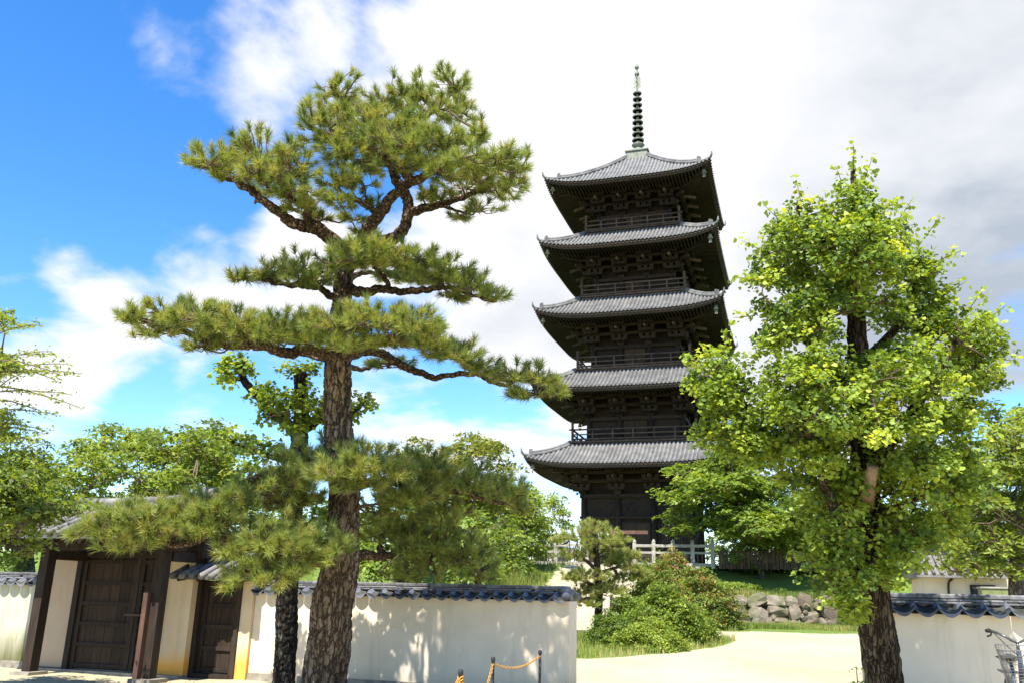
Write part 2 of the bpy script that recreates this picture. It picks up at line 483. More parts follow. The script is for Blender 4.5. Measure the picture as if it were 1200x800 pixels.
M['plaster'] = mat_plaster('cream_plaster')
M['plaster_gate'] = mat_plaster('stained_cream_plaster', (.70, .54, .35), (.42, .32, .20), foot_amt=.95, foot_h=.55)
M['plaster_panel'] = mat_plaster('gate_panel_plaster', (.50, .38, .26), (.36, .27, .18))
M['plaster_old'] = mat_plaster('mossy_plaster', (.50, .49, .37), (.13, .125, .055), streak=.8, moss=1.)
M['footing'] = mat_simple('stone_footing', (.16, .14, .11), (.36, .32, .26), 6, .9)

# ------------------------------------------------------------------ ground
ISL_C, ISL_E = np.array([3.3, 26.0]), np.array([.62, .785])


def island(X, Y):
    dx, dy = X - ISL_C[0], Y - ISL_C[1]
    a = dx * ISL_E[0] + dy * ISL_E[1]; b = -dx * ISL_E[1] + dy * ISL_E[0]
    b = np.where(b > 0, b / 3.4, b / 2.1)
    return 1 - np.sqrt((a / 6.0) ** 2 + b ** 2)


def grass_amt(X, Y):
    X = np.asarray(X, float); Y = np.asarray(Y, float)
    g = sstep(island(X, Y), -.04, .06)
    edge = 35.3 + .25 * np.sin(X * .9) + .1 * np.sin(X * 3.1 + 1)
    g = np.maximum(g, sstep(Y, edge, edge + .5) * sstep(X, 6.0, 7.4))
    g = np.maximum(g, sstep(Y, 19.5, 21) * (1 - sstep(X, -.6, .4)))
    u = (X - W0[0]) * UX[0] + (Y - W0[1]) * UX[1]      # the steps stay bare, the bank beside them is grassed
    us = loc(at_z(693, 737, .45))[0]
    off = np.maximum(sstep(u, us + .3, us + .9), 1 - sstep(u, us - 3.3, us - 2.7)) * sstep(Y, 32.6, 34) * (1 - sstep(Y, 43, 44))
    g = np.maximum(g, off * (X < 12))
    g = np.maximum(g, sstep(Y, 44, 45) * .3)
    g = np.maximum(g, sstep(Y, 33, 34) * sstep(X, 5.4, 5.8))
    g = np.maximum(g, sstep(X, 22, 26))
    return g


def axis_pts(lo, a, b, hi, step, k=1.28):
    mid = list(np.arange(a, b + 1e-6, step)); lft = []; x = a; s_ = step
    while x > lo: s_ *= k; x -= s_; lft.append(x)
    rgt = []; x = b; s_ = step
    while x < hi: s_ *= k; x += s_; rgt.append(x)
    return np.array(lft[::-1] + mid + rgt)


gx = axis_pts(-900, -14, 26, 900, .25); gy = axis_pts(-150, 2, 52, 1600, .25)
GX, GY = np.meshgrid(gx, gy, indexing='ij')
und = .012 * np.sin(GX * 1.7 + .4 * GY) * np.sin(GY * 1.1) + .008 * np.sin(GX * 3.9) * np.cos(GY * 2.7)
GZ = ground_h(GX, GY) + und
nxg, nyg = GX.shape
idx = np.arange(nxg * nyg).reshape(nxg, nyg)
Fg = np.stack([idx[:-1, :-1], idx[1:, :-1], idx[1:, 1:], idx[:-1, 1:]], -1).reshape(-1, 4)
t = NT('court_ground')
ga = t.n('ShaderNodeAttribute', attribute_name='tint').outputs['Fac']
n1 = t.noise(.35, 6, .6, t.pos((1, .5, 1)), .4); n2 = t.noise(9, 5, .65, t.pos()); n3 = t.noise(90, 3, .6, t.pos())
n4 = t.noise(1.6, 5, .6, t.pos((.35, 1.6, 1)))
sandc = t.ramp(t.mth('ADD', t.mth('MULTIPLY', n1, .6), t.mth('MULTIPLY', n2, .4)), [(.32, (.33, .285, .175)), (.5, (.41, .365, .235)), (.66, (.46, .42, .285))])
n5 = t.noise(38, 4, .75, t.pos()); sandc = t.mix(t.mp(n5, .56, .74, 0., .5), sandc, (.25, .20, .13)); sandc = t.mix(t.mp(n4, .54, .70, 0., .4), sandc, (.27, .22, .135))
grc = t.ramp(n2, [(.3, (.06, .10, .02)), (.55, (.13, .19, .035)), (.75, (.24, .25, .08))])
gm = t.mp(t.mth('ADD', ga, t.mth('MULTIPLY', t.mth('SUBTRACT', t.noise(3.2, 6, .7, t.pos()), .5), 1.5)), .30, .70)
t.principled(t.mix(gm, sandc, grc), .95, t.mth('ADD', n2, t.mth('MULTIPLY', n3, .4)), .02, .5, .1)
struct(big_mesh('ground', np.stack([GX, GY, GZ], -1).reshape(-1, 3), Fg, t.m, None, grass_amt(GX, GY).ravel(), stuff=False, smooth_=True))


def blades(P, h, wd, lean=.35, seg=1):
    """grass blades: narrow triangles (n,3,3)"""
    n = len(P); a = rng.uniform(0, 2 * np.pi, n); d = np.stack([np.cos(a), np.sin(a), np.zeros(n)], 1)
    s_ = np.stack([-np.sin(a), np.cos(a), np.zeros(n)], 1) * wd[:, None]
    ln = rng.uniform(.05, lean, n)[:, None]
    if seg == 1:
        tip = P + d * ln * h[:, None] + np.array([0, 0, 1]) * h[:, None]
        return np.stack([P - s_, P + s_, tip], 1).reshape(-1, 3), np.arange(n * 3).reshape(n, 3)
    m1 = P + d * (ln * .25) * h[:, None] + np.array([0, 0, .6]) * h[:, None]
    tip = P + d * (ln * 1.1) * h[:, None] + np.array([0, 0, .92]) * h[:, None]
    V = np.stack([P - s_, P + s_, m1 - s_ * .8, m1 + s_ * .8, tip], 1).reshape(-1, 3)
    b = np.arange(n)[:, None] * 5
    return V, np.concatenate([b + np.array([[0, 1, 3]]), b + np.array([[0, 3, 2]]), b + np.array([[2, 3, 4]])])


def scatter(n, x0, x1, y0, y1, thr=.5):
    X = rng.uniform(x0, x1, n); Y = rng.uniform(y0, y1, n); k = grass_amt(X, Y) + rng.uniform(-.3, .3, n) > thr
    X, Y = X[k], Y[k]; return np.stack([X, Y, ground_h(X, Y) - .01], 1)


def grass_obj(name, label, P, h0, h1, wd, lean=.5):
    n = len(P); h = rng.uniform(h0, h1, n) * (.6 + .8 * (np.sin(P[:, 0] * 2.3) * np.sin(P[:, 1] * 1.9 + 1) * .5 + .5))
    V, Fc = blades(P, h, np.full(n, wd), lean)
    dry = np.clip(1 - np.abs(island(P[:, 0], P[:, 1])) / .16, 0, 1); tn = np.clip(rng.normal(.5, .2, n) + .25 * np.sin(P[:, 0] * 1.3 + P[:, 1]) + .45 * dry, 0, 1); h *= 1 - .45 * dry
    o = big_mesh(name, V, Fc, M['grass'], None, np.repeat(tn, 3)); o['label'] = label; o['category'] = 'grass'; return o


grass_obj('lawn_grass', 'short green grass on the shrub island in the sandy court', scatter(30000, -2.5, 8.5, 20, 34), .10, .24, .010)
grass_obj('verge_grass', 'strip of mown grass along the foot of the stone wall', scatter(26000, 5.5, 24, 35, STW - .1), .10, .22, .013)
grass_obj('bank_grass', 'rough grass on the bank below the pagoda terrace', np.concatenate([scatter(13000, 7, 24, STW + .3, STW + 1.7, .6), scatter(14000, -12, 7.6, STW - 3, 46, .6)]), .12, .30, .016)

# ------------------------------------------------------------------ pagoda
PZ = 3.0
PG = empty('pagoda', (10.18, 66.04, PZ), TH)
tag(PG, 'tall dark wooden five-storey pagoda with grey tiled roofs and bronze spire', 'pagoda')
HE = [11.06, 16.5, 21.98, 27.45, 32.8]; AE = [7.3, 7.03, 6.83, 6.62, 6.35]
HB = [3.9, 12.45, 17.95, 23.65, 29.1]; AB = [5.0, 4.44, 4.15, 3.9, 3.63]; BW = [3.76, 3.42, 3.15, 2.92, 2.68]
LIFT = .62
ROT4 = [(math.cos(k * math.pi / 2), math.sin(k * math.pi / 2)) for k in range(4)]


def r4(P, k):
    c, s_ = ROT4[k]; P = np.asarray(P, float)
    return np.stack([P[..., 0] * c - P[..., 1] * s_, P[..., 0] * s_ + P[..., 1] * c, P[..., 2]], -1)


b = MB(); b.box((0, 0, .25), (11.4, 11.4, .5)); b.box((0, 0, .7), (10.9, 10.9, .4))
b.build('podium', M['concrete'], PG)
for i in range(5):
    A = AE[i]; zE = HE[i] - PZ - LIFT; bw = BW[i]; z0 = HB[i] - PZ
    if i < 4: At, zT = AB[i + 1] + .12, HB[i + 1] - PZ - .28
    else: At, zT = .8, 36.65 - PZ
    cur = 1.22 if i < 4 else 1.35

    def wt(tt): return A + (At - A) * tt
    def zr(x, tt):      # roof top surface
        s_ = np.abs(x) / np.maximum(wt(tt), 1e-3)
        return zE + (zT - zE) * np.power(tt, cur) + LIFT * np.power(np.clip(s_, 0, 1), 4.2) * (1 - tt) ** 1.6
    tt = np.linspace(0, 1, 13); ss = np.linspace(-1, 1, 33)
    roof = MB(); sof = MB(); fas = MB()
    zi = zE + .30        # soffit height at the wall
    for k in range(4):
        X = ss[None, :] * wt(tt)[:, None]; Y = -np.repeat(wt(tt)[:, None], 33, 1); Z = zr(X, tt[:, None] + 0 * X)
        roof.grid(r4(np.stack([X, Y, Z], -1), k))
        # fascia: three stepped boards under the tiles
        xe = ss * A; ze = zr(xe, 0 * xe)
        for (d0, z_a, z_b) in ((.06, -.04, -.16), (.16, -.16, -.30)):
            Af = A - d0; xs_ = ss * Af
            fas.grid(r4(np.stack([np.stack([xs_, 0 * xs_ - Af, ze + z_a], -1), np.stack([xs_, 0 * xs_ - Af, ze + z_b], -1)], 0), k), True)
            Ai = Af - .12
            fas.grid(r4(np.stack([np.stack([xs_, 0 * xs_ - Af, ze + z_b], -1), np.stack([ss * Ai, 0 * xs_ - Ai, ze + z_b], -1)], 0), k), True)
        # soffit boards
        q = np.linspace(0, 1, 7)[:, None]
        Wq = (A - .2) + (bw - (A - .2)) * q
        Xq = ss[None, :] * Wq
        Zq = (zE - .22) + (zi - zE + .22) * q + LIFT * np.abs(ss)[None, :] ** 4.2 * (1 - q) ** 1.6
        sof.grid(r4(np.stack([Xq, -np.repeat(Wq, 33, 1), Zq], -1), k), True)
    ro = roof.build('roof', M['roof_pan'], PG)
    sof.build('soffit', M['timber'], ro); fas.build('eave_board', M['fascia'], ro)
    # cover-tile rolls
    rl = MB(); pitch = .29; nr = int((A - .12) / pitch); arc = np.linspace(0, math.pi, 5); rr = .085
    for k in range(4):
        for j in range(-nr, nr + 1):
            x = j * pitch
            tm = 1. if abs(x) <= At else (A - abs(x)) / (A - At)
            tq = np.linspace(0, tm, 7); yy = -wt(tq); yy[0] -= .05
            zz = zr(np.full(7, x), tq)
            G = np.stack([x + rr * np.cos(arc)[None, :] + 0 * yy[:, None], yy[:, None] + 0 * arc[None, :], zz[:, None] + .02 + rr * np.sin(arc)[None, :]], -1)
            rl.grid(r4(G, k), True)
            e = G[0]; rl.add(r4(np.vstack([e, [[x, yy[0], zz[0] - .07]]]), k), [(5, 4, 3, 2, 1, 0)])
    o = rl.build('cover_tiles', M['roof_tile'], ro, True); o['kind'] = 'stuff'
    # rafters, two rows
    rf = MB()
    for k in range(4):
        for j in range(-int((A - .4) / .26), int((A - .4) / .26) + 1):
            x = j * .26; lf = LIFT * (abs(x) / A) ** 4.2
            yin = -max(bw, abs(x) * .98)
            q = (A + yin) / (A - bw)
            zin = (zE - .22) + (zi - zE + .22) * q + LIFT * 0 - .1
            pa, pb = np.array([x, -(A - .25), zE - .29 + lf]), np.array([x, yin, zin + lf * (1 - q) ** 1.6])
            if q > .05: rf.bar(*r4(np.stack([pa, pb]), k), .10, .11)
            if q > .45:
                pc = pa + (pb - pa) * .42
                rf.bar(*r4(np.stack([pc - [0, 0, .12], pb - [0, 0, .16]]), k), .10, .11)
    o = rf.build('rafters', M['timber'], ro); o['kind'] = 'stuff'
    # hips with end ornaments and bells
    for k in range(4):
        hp = MB(); tq = np.linspace(1 if i < 4 else .98, 0, 12)
        P = np.stack([wt(tq), -wt(tq), zr(wt(tq), tq) + .10], -1)
        P2 = P[:-2]
        for off, rad in ((0, .15), (.16, .11)):
            hp.tube(r4(P2 + [0, 0, off], k), np.full(len(P2), rad), 6)
        hp.tube(r4(P[-4:] + [0, 0, -.02], k), np.full(4, .1), 6)
        hp.build('hip_ridge', M['roof_tile'], ro, True)
        orn = MB(); e = P2[-1]; d = np.array([.7071, -.7071, .0])
        orn.box(r4(e + d * .1 + [0, 0, .12], k), (.42, .16, .5), k * math.pi / 2 + math.pi / 4, 0, .7); orn.build('demon_tile', M['roof_tile'], ro); orn = MB()
        tip = np.stack([P[-1] + d * .0, P[-1] + d * .12 + [0, 0, .14], P[-1] + d * .16 + [0, 0, .4]])
        orn.tube(r4(tip, k), [.10, .085, .04], 6)
        orn.build('ridge_end_tile', M['roof_tile'], ro)
        bl = MB(); c = np.array([A - .55, -(A - .55), zE - .22 + LIFT - .35])
        bl.lathe([(.02, .42), (.02, .3), (.1, .28), (.15, .1), (.2, 0), (.17, -.01)], 8, r4(c - [0, 0, .28], k))
        bl.box(r4(c - [0, 0, .5], k), (.2, .02, .22), k * math.pi / 2)
        bl.build('wind_bell', M['bronze'], ro)
        hb_ = MB(); a_ = np.array([bw, -bw, zi - .35]); c_ = np.array([A - .25, -(A - .25), zE - .36 + LIFT])
        hb_.bar(*r4(np.stack([a_, c_]), k), .22, .26); hb_.build('hip_rafter', M['timber'], ro)
    # body
    zb1 = zE - (1.55 if i else 1.75)
    bd = MB(); bd.box((0, 0, (z0 + zb1) / 2), (2 * bw - .16, 2 * bw - .16, zb1 - z0))
    bd.box((0, 0, (zb1 + zi) / 2 + .04), (2 * bw - .5, 2 * bw - .5, zi - zb1 + .1))
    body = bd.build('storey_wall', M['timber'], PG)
    cols = [-bw, -bw / 3, bw / 3, bw]
    for k in range(4):
        for j in range(3):
            c = MB(); c.tube(r4([[cols[j], -bw, z0], [cols[j], -bw, zb1]], k), [.21, .19], 10); c.build('column', M['timber'], body, True)
        for z_, h_ in ((z0 + .15, .22), (zb1 - .12, .26), (z0 + (zb1 - z0) * .66, .16)):
            if i == 0 or h_ > .2:
                c = MB(); c.box(r4((0, -bw - .1, z_), k), (2 * bw + .5, .16, h_), k * math.pi / 2); c.build('tie_beam', M['timber'], body)
        if i == 0:
            dw = bw * 2 / 3 - .5
            for sx in (-1, 1):
                c = MB(); c.box(r4((sx * dw / 4, -bw + .04, z0 + 1.5), k), (dw / 2 - .03, .08, 2.6), k * math.pi / 2)
                for zz in (.5, 1.3, 2.1, 2.7): c.box(r4((sx * dw / 4, -bw - .02, z0 + zz), k), (dw / 2 - .06, .05, .1), k * math.pi / 2)
                c.build('door', M['door_wood'], body)
                c = MB()
                for q in range(9): c.box(r4((sx * bw * .66 + (q - 4) * .16, -bw + .06, z0 + 2.0), k), (.07, .07, 1.5), k * math.pi / 2)
                c.build('lattice_window', M['timber_light'], body)
        else:
            dw = bw * 2 / 3 - .5
            c = MB()
            for sx in (-1, 1): c.box(r4((sx * dw / 4, -bw + .05, (z0 + zb1) / 2), k), (dw / 2 - .04, .06, zb1 - z0 - .5), k * math.pi / 2)
            c.build('door', M['door_wood'], body)
    # brackets: three stepped tiers at each column, with purlins
    bk = MB(); hz = (zi - .25 - zb1) / 3.2
    outs = [.1, .62, 1.14, 1.62]
    for k in range(4):
        for tier in range(1, 4):
            y_ = -bw - outs[tier]; z_ = zb1 + hz * (tier) + .02
            bk.box(r4((0, y_, z_ + hz * .5), k), (2 * (bw + outs[tier]) - .05, .17, .2), k * math.pi / 2)
            if tier < 3: bk.box(r4((0, y_ + .27, z_ + hz * .62), k), (2 * (bw + outs[tier]) - .3, .5, .05), k * math.pi / 2)
        for cx_ in cols:
            cor = abs(cx_) > bw * .9
            for tier in range(1, 4):
                z_ = zb1 + hz * tier - hz * .35; y0_ = -bw; y1_ = -bw - outs[tier] - .16
                bk.box(r4((cx_, (y0_ + y1_) / 2, z_), k), (.2, abs(y1_ - y0_), .24), k * math.pi / 2)
                bk.box(r4((cx_, -bw - outs[tier], z_ + .02), k), (1.15, .19, .2), k * math.pi / 2)
                for q in (-.46, 0, .46):
                    bk.box(r4((cx_ + q, -bw - outs[tier], z_ + .22), k), (.26, .26, .2), k * math.pi / 2, 0, 1.25)
            bk.box(r4((cx_, -bw, zb1 + .14), k), (.44, .44, .3), k * math.pi / 2, 0, 1.2)
            if cor and cx_ > 0:
                a_ = np.array([bw, -bw, zb1 + .3])
                for tier in range(1, 4):
                    e_ = np.array([bw + outs[tier] + .25, -bw - outs[tier] - .25, zb1 + hz * tier - hz * .3])
                    bk.bar(*r4(np.stack([a_ + [0, 0, hz * tier - .3], e_]), k), .2, .24)
    o = bk.build('bracket_sets', M['timber'], PG); o['kind'] = 'stuff'
    # tail rafters, in the paler balcony timber
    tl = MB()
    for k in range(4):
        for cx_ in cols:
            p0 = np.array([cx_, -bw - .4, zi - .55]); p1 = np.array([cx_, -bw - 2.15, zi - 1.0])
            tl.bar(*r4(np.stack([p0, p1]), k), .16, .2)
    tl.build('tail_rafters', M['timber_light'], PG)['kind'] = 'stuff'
    # balcony
    if i:
        a_ = AB[i]; bal = MB()
        bal.box((0, 0, z0 - .05), (2 * a_ + .35, 2 * a_ + .35, .12))
        for k in range(4):
            bal.box(r4((0, -a_ + .05, z0 - .2), k), (2 * a_, .16, .18), k * math.pi / 2)
        bo = bal.build('balcony', M['timber_light'], PG)
        bb = MB()
        bb.box((0, 0, z0 - .35), (2 * a_ - .9, 2 * a_ - .9, .55))
        bb.build('balcony_base', M['timber'], bo)
        for k in range(4):
            bs_ = MB()
            for q in range(10):
                x = -a_ + .35 + q * (2 * a_ - .7) / 9
                bs_.box(r4((x, -a_ + .22, z0 - .36), k), (.34, .5, .16), k * math.pi / 2)
                bs_.box(r4((x, -a_ + .1, z0 - .46), k), (.2, .6, .12), k * math.pi / 2)
            bs_.build('balcony_brackets', M['timber_light'], bo)['kind'] = 'stuff'
            for z_, h_ in ((.16, .12), (.5, .08), (.86, .1)):
                c = MB(); c.box(r4((0, -a_, z0 + z_), k), (2 * a_ + (.5 if z_ > .8 else 0), .1, h_), k * math.pi / 2); c.build('rail', M['timber_light'], bo)
            for q in range(6):
                if q == 0:
                    c = MB(); p = r4((-a_, -a_, z0), k)
                    c.box(p + [0, 0, .6], (.16, .16, 1.2)); c.lathe([(.06, 1.2), (.12, 1.26), (.1, 1.36), (.02, 1.46)], 8, p)
                    c.build('corner_post', M['timber_light'], bo)
                else:
                    c = MB(); x = -a_ + q * 2 * a_ / 6
                    c.box(r4((x, -a_, z0 + .42), k), (.1, .09, .84), k * math.pi / 2); c.build('baluster', M['timber_light'], bo)
# spire
zs = 36.5 - PZ
sp = MB(); sp.box((0, 0, zs + .35), (1.75, 1.75, .7)); sp.box((0, 0, zs + .74), (1.95, 1.95, .1)); sp.box((0, 0, zs + .02), (2.0, 2.0, .12))
spo = sp.build('spire_base', M['bronze'], PG)
c = MB(); c.lathe([(.62, zs + .79), (.62, zs + .9), (.5, zs + 1.15), (.28, zs + 1.32), (.3, zs + 1.4), (.55, zs + 1.62), (.5, zs + 1.7), (.15, zs + 1.72)], 16); c.build('inverted_bowl', M['bronze'], spo, True)
c = MB(); c.tube([[0, 0, zs + .8], [0, 0, 45.6 - PZ]], [.15, .08], 10); c.build('mast', M['bronze'], spo, True)
for q in range(9):
    z_ = zs + 2.1 + q * .56; r_ = .50 - q * .017
    c = MB(); c.lathe([(r_ - .08, z_ - .09), (r_, z_ - .08), (r_ + .02, z_ + .0), (r_ - .05, z_ + .08), (r_ - .08, z_ + .07), (r_ - .08, z_ - .09)], 18)
    for k in range(4): c.box(r4((0, -(r_ - .05) / 2, z_), k), (.06, r_ - .05, .06), k * math.pi / 2)
    c.build('ring', M['bronze_dark' if q % 2 else 'bronze'], spo, False)
for k in range(4):
    c = MB(); zf = zs + 7.05
    pr = [(.1, 0), (.34, .15), (.26, .35), (.36, .55), (.26, .75), (.33, .95), (.2, 1.15), (.24, 1.4), (.1, 1.75)]
    V = []
    for sgn in (-1, 1):
        V += [[sgn * .015, -.09, zf + z_] for _, z_ in pr] + [[sgn * .015, -x, zf + z_] for x, z_ in pr]
    n_ = len(pr); Fc = []
    for s_ in (0, 1):
        o_ = s_ * 2 * n_
        Fc += [(o_ + j, o_ + j + 1, o_ + n_ + j + 1, o_ + n_ + j) for j in range(n_ - 1)]
    Fc += [(n_ + j, n_ + j + 1, 3 * n_ + j + 1, 3 * n_ + j) for j in range(n_ - 1)]
    c.add(r4(np.array(V), k), Fc); c.build('flame_fin', M['bronze'], spo)
zf = 45.0 - PZ
c = MB(); c.lathe([(.06, zf - .25), (.17, zf - .12), (.2, zf), (.14, zf + .14), (.06, zf + .2), (.06, zf + .42), (.15, zf + .5), (.2, zf + .63), (.14, zf + .78), (.05, zf + .92), (.01, zf + 1.05)], 12); c.build('jewel', M['bronze'], spo, True)

# ------------------------------------------------------------------ plaster boundary walls
TILE = .25
M['pan_moss_shade'] = mat_simple('mossy_shadowed_pan_tile', (.022, .024, .018), (.075, .078, .062), 9, .9, .004, .2, 0, .4)  # moss tone, darkened to paint in the shadow gap under the ridge course


def eave_tile_mesh(name, run, rise, side=1):
    """one S-tile with a crescent lip; x along the wall, y from the eave (0) to the ridge (run)"""
    nx = 9; xs_ = np.linspace(0, TILE * .985, nx); a = np.sin(np.pi * xs_ / TILE) ** .9
    roll = .03 * np.exp(-((xs_ - TILE) / .035) ** 2)
    top = -.052 * a + roll * .7; low = -.086 * a - .006 + roll * .3
    b = MB()
    def row(y, zz): return np.stack([xs_, np.full(nx, y), zz + rise * y / run], -1)
    b.grid(np.stack([row(0, low), row(0, top), row(run, top + .01)]), side < 0)
    b.grid(np.stack([row(0, low), row(.1, low + .03), row(run, low + .03)]), side > 0)
    V = np.concatenate(b.v)
    if side < 0: V[:, 1] *= -1
    me = bpy.data.meshes.new(name); me.from_pydata(V.tolist(), [], b.f)
    me.materials.append(M['wall_tile']); me.materials.append(M['pan_moss_shade'])
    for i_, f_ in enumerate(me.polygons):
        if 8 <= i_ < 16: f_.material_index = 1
    return me


def rbox_mesh(name, d, mat, bev=.01):
    b = MB(); x, y, z = (q / 2 for q in d); V = []
    for zz, k in ((-z, bev), (-z + bev, 0), (z - bev, 0), (z, bev)):
        V += [[-x + k, -y + k, zz], [x - k, -y + k, zz], [x - k, y - k, zz], [-x + k, y - k, zz]]
    Fc = [(3, 2, 1, 0), (12, 13, 14, 15)]
    for r_ in range(3):
        for j in range(4): Fc.append((r_ * 4 + j, r_ * 4 + (j + 1) % 4, r_ * 4 + 4 + (j + 1) % 4, r_ * 4 + 4 + j))
    b.add(V, Fc); me = bpy.data.meshes.new(name); me.from_pydata(np.concatenate(b.v).tolist(), [], b.f); me.materials.append(mat); return me


def halfround_mesh(name, ln, r_, mat):
    b = MB(); a = np.linspace(-.12, np.pi + .12, 9); xs_ = np.array([0, ln * .82, ln * .83, ln * .995]); rs = [r_, r_ * .97, r_ * 1.1, r_ * 1.1]
    G = np.stack([np.stack([np.full(9, x), -q * np.cos(a), q * np.sin(a) * .95], -1) for x, q in zip(xs_, rs)])
    b.grid(G, False); e = b.n; b.add(np.vstack([G[0]]), [tuple(range(9))]); b.add(np.vstack([G[-1]]), [tuple(range(8, -1, -1))])
    me = bpy.data.meshes.new(name); me.from_pydata(np.concatenate(b.v).tolist(), [], b.f); me.materials.append(mat); return me


EAVE_RUN = .36
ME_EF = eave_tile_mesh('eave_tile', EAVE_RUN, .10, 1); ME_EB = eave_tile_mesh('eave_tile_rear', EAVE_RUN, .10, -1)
ME_C1 = rbox_mesh('course_tile', (.298, .32, .031), M['ridge_tile']); ME_C2 = rbox_mesh('course_tile_upper', (.298, .27, .030), M['ridge_tile'])
ME_RT = rbox_mesh('ridge_tile', (.248, .22, .062), M['ridge_tile'], .016)


def boundary_wall(label, u0, u1, v, h, mat, thick=.5, z0=0., group=None, foot=True):
    Lw = u1 - u0; E_ = empty('plaster_wall', T(u0, v, z0), TH); tag(E_, label, 'wall', group)
    b = MB(); nseg = int(Lw / .25) + 2
    # body as a grid with slightly wavering faces
    b.box((Lw / 2, thick / 2, h / 2), (Lw, thick, h)); b.build('wall_body', mat, E_)
    if foot:
        q = MB(); q.box((Lw / 2, thick / 2, .06), (Lw + .02, thick + .05, .14)); q.build('footing', M['footing'], E_)
    q = MB(); yc = thick / 2; ze = h + .02
    pr = np.array([[-.0, ze - .055], [yc - .1, ze + .02], [yc - .1, ze + .085], [yc + .1, ze + .085], [yc + .1, ze + .02], [thick + .0, ze - .055], [thick - .01, h - .08], [.01, h - .08]])
    V = [[.02, y, z] for y, z in pr] + [[Lw - .02, y, z] for y, z in pr]; n_ = len(pr)
    q.add(V, [tuple(range(n_)), tuple(range(2 * n_ - 1, n_ - 1, -1))] + [(j, n_ + j, n_ + (j + 1) % n_, (j + 1) % n_) for j in range(n_)])
    q.build('coping_bed', M['footing'], E_)
    nt_ = int(round(Lw / TILE)); ye = -.13
    for j in range(nt_):
        x = Lw - (j + 1) * TILE
        o = link('eave_tile', ME_EF, E_, (x, ye + rng.normal(0, .004), ze + .035 + rng.normal(0, .003))); o.rotation_euler = (0, rng.normal(0, .008), rng.normal(0, .008))
        link('eave_tile', ME_EB, E_, (x, thick - ye, ze + .035))
    for row, (me, zz, off) in enumerate(((ME_C1, ze + .102, 0), (ME_C2, ze + .134, .15))):
        x = Lw - .22 + off * 0
        j = 0
        while x - .3 * (j + 1) > -.05:
            link('course_tile', me, E_, (x - .3 * (j + .5) - (off if j else off / 2), yc, zz + rng.normal(0, .0015))); j += 1
    j = 0
    while Lw - .2 - .25 * (j + 1) > -.05:
        o = link('ridge_tile', ME_RT, E_, (Lw - .2 - .25 * (j + .5), yc, ze + .181 + rng.normal(0, .002))); j += 1
    # verge rolls at the free end
    for sy in (-1, 1):
        q = MB(); q.tube([[Lw - .03, yc + sy * .04, ze + .11], [Lw - .02, yc + sy * (yc + .15), ze + .05]], [.055, .065], 10); q.build('verge_tile', M['wall_tile'], E_, True)
    q = MB(); q.tube([[Lw - .26, yc, ze + .15], [Lw - .05, yc, ze + .14]], [.07, .075], 10); q.build('ridge_end_tile', M['ridge_tile'], E_, True)
    return E_


VW = -.75
uW = loc(at_v(667, 745, VW))[0]
WL = boundary_wall('cream plaster wall with scalloped tile coping running past the big pine trunk', -5.75, uW, VW, 1.455, M['plaster'], .5)
boundary_wall('mossy weathered plaster wall abutting the outer side of the gate', -15.5, -10.25, -1.05, 1.5, M['plaster_old'], .45)
uR = loc(at(1043, 700, 10.4))[0]; vR = loc(at(1043, 700, 10.4))[1]
boundary_wall('cream plaster wall with tile coping behind the ginkgo and the bicycle', uR - .35, uR + 5.5, vR, 1.22, M['plaster'], .5, .21)

# ------------------------------------------------------------------ gate
GU, GV = -8.3, -1.4
GE = empty('gate', T(GU, GV, 0), TH)
tag(GE, 'roofed wooden temple gate with dark double doors and grey tiles', 'gate')


def gp(u, v, z): return np.array([u - GU, v - GV, z])


def gbox(name, mat, u0, u1, v0, v1, z0, z1, par=GE, EE=None, origin=(GU, GV)):
    b = MB(); b.box(((u0 + u1) / 2 - origin[0], (v0 + v1) / 2 - origin[1], (z0 + z1) / 2), (u1 - u0, v1 - v0, z1 - z0)); return b.build(name, mat, par)


gbox('post', M['gate_wood'], -9.46, -9.28, -1.98, -1.79, 0.05, 2.12)
gbox('post', M['gate_wood'], -6.99, -6.81, -1.97, -1.79, 0.05, 2.12)
gbox('post_prop', M['gate_post'], -7.06, -6.97, -2.07, -1.975, 0.0, 1.42)
gbox('post_stone', M['footing'], -9.6, -9.17, -2.1, -1.68, -.05, .06); gbox('post_stone', M['footing'], -7.12, -6.68, -2.1, -1.66, -.05, .06)
gbox('lintel', M['gate_wood'], -10.25, -6.55, -2.03, -1.75, 2.122, 2.36)
gbox('side_beam', M['gate_wood'], -9.48, -9.29, -1.74, -.8, 1.95, 2.11); gbox('side_beam', M['gate_wood'], -7.0, -6.8, -1.74, -.8, 1.95, 2.11)
gbox('header', M['gate_wood'], -10.3, -6.7, -1.1, -.86, 2.02, 2.34)
gbox('plaster_panel', M['plaster_panel'], -10.2, -9.48, -1.03, -.9, .06, 2.055)
gbox('jamb', M['gate_wood'], -10.34, -10.205, -1.06, -.88, .0, 2.055); gbox('jamb', M['gate_wood'], -9.475, -9.36, -1.07, -.88, .0, 2.055); gbox('jamb', M['gate_wood'], -7.60, -7.50, -1.07, -.88, .0, 2.055)
gbox('sill', M['footing'], -10.4, -6.9, -1.15, -.8, -.04, .045)
gbox('side_wall', M['plaster_gate'], -7.495, -6.905, -1.0, -.7, .0, 2.05)
gbox('upper_wall', M['plaster_panel'], -10.1, -6.8, -1.0, -.95, 2.345, 2.75)


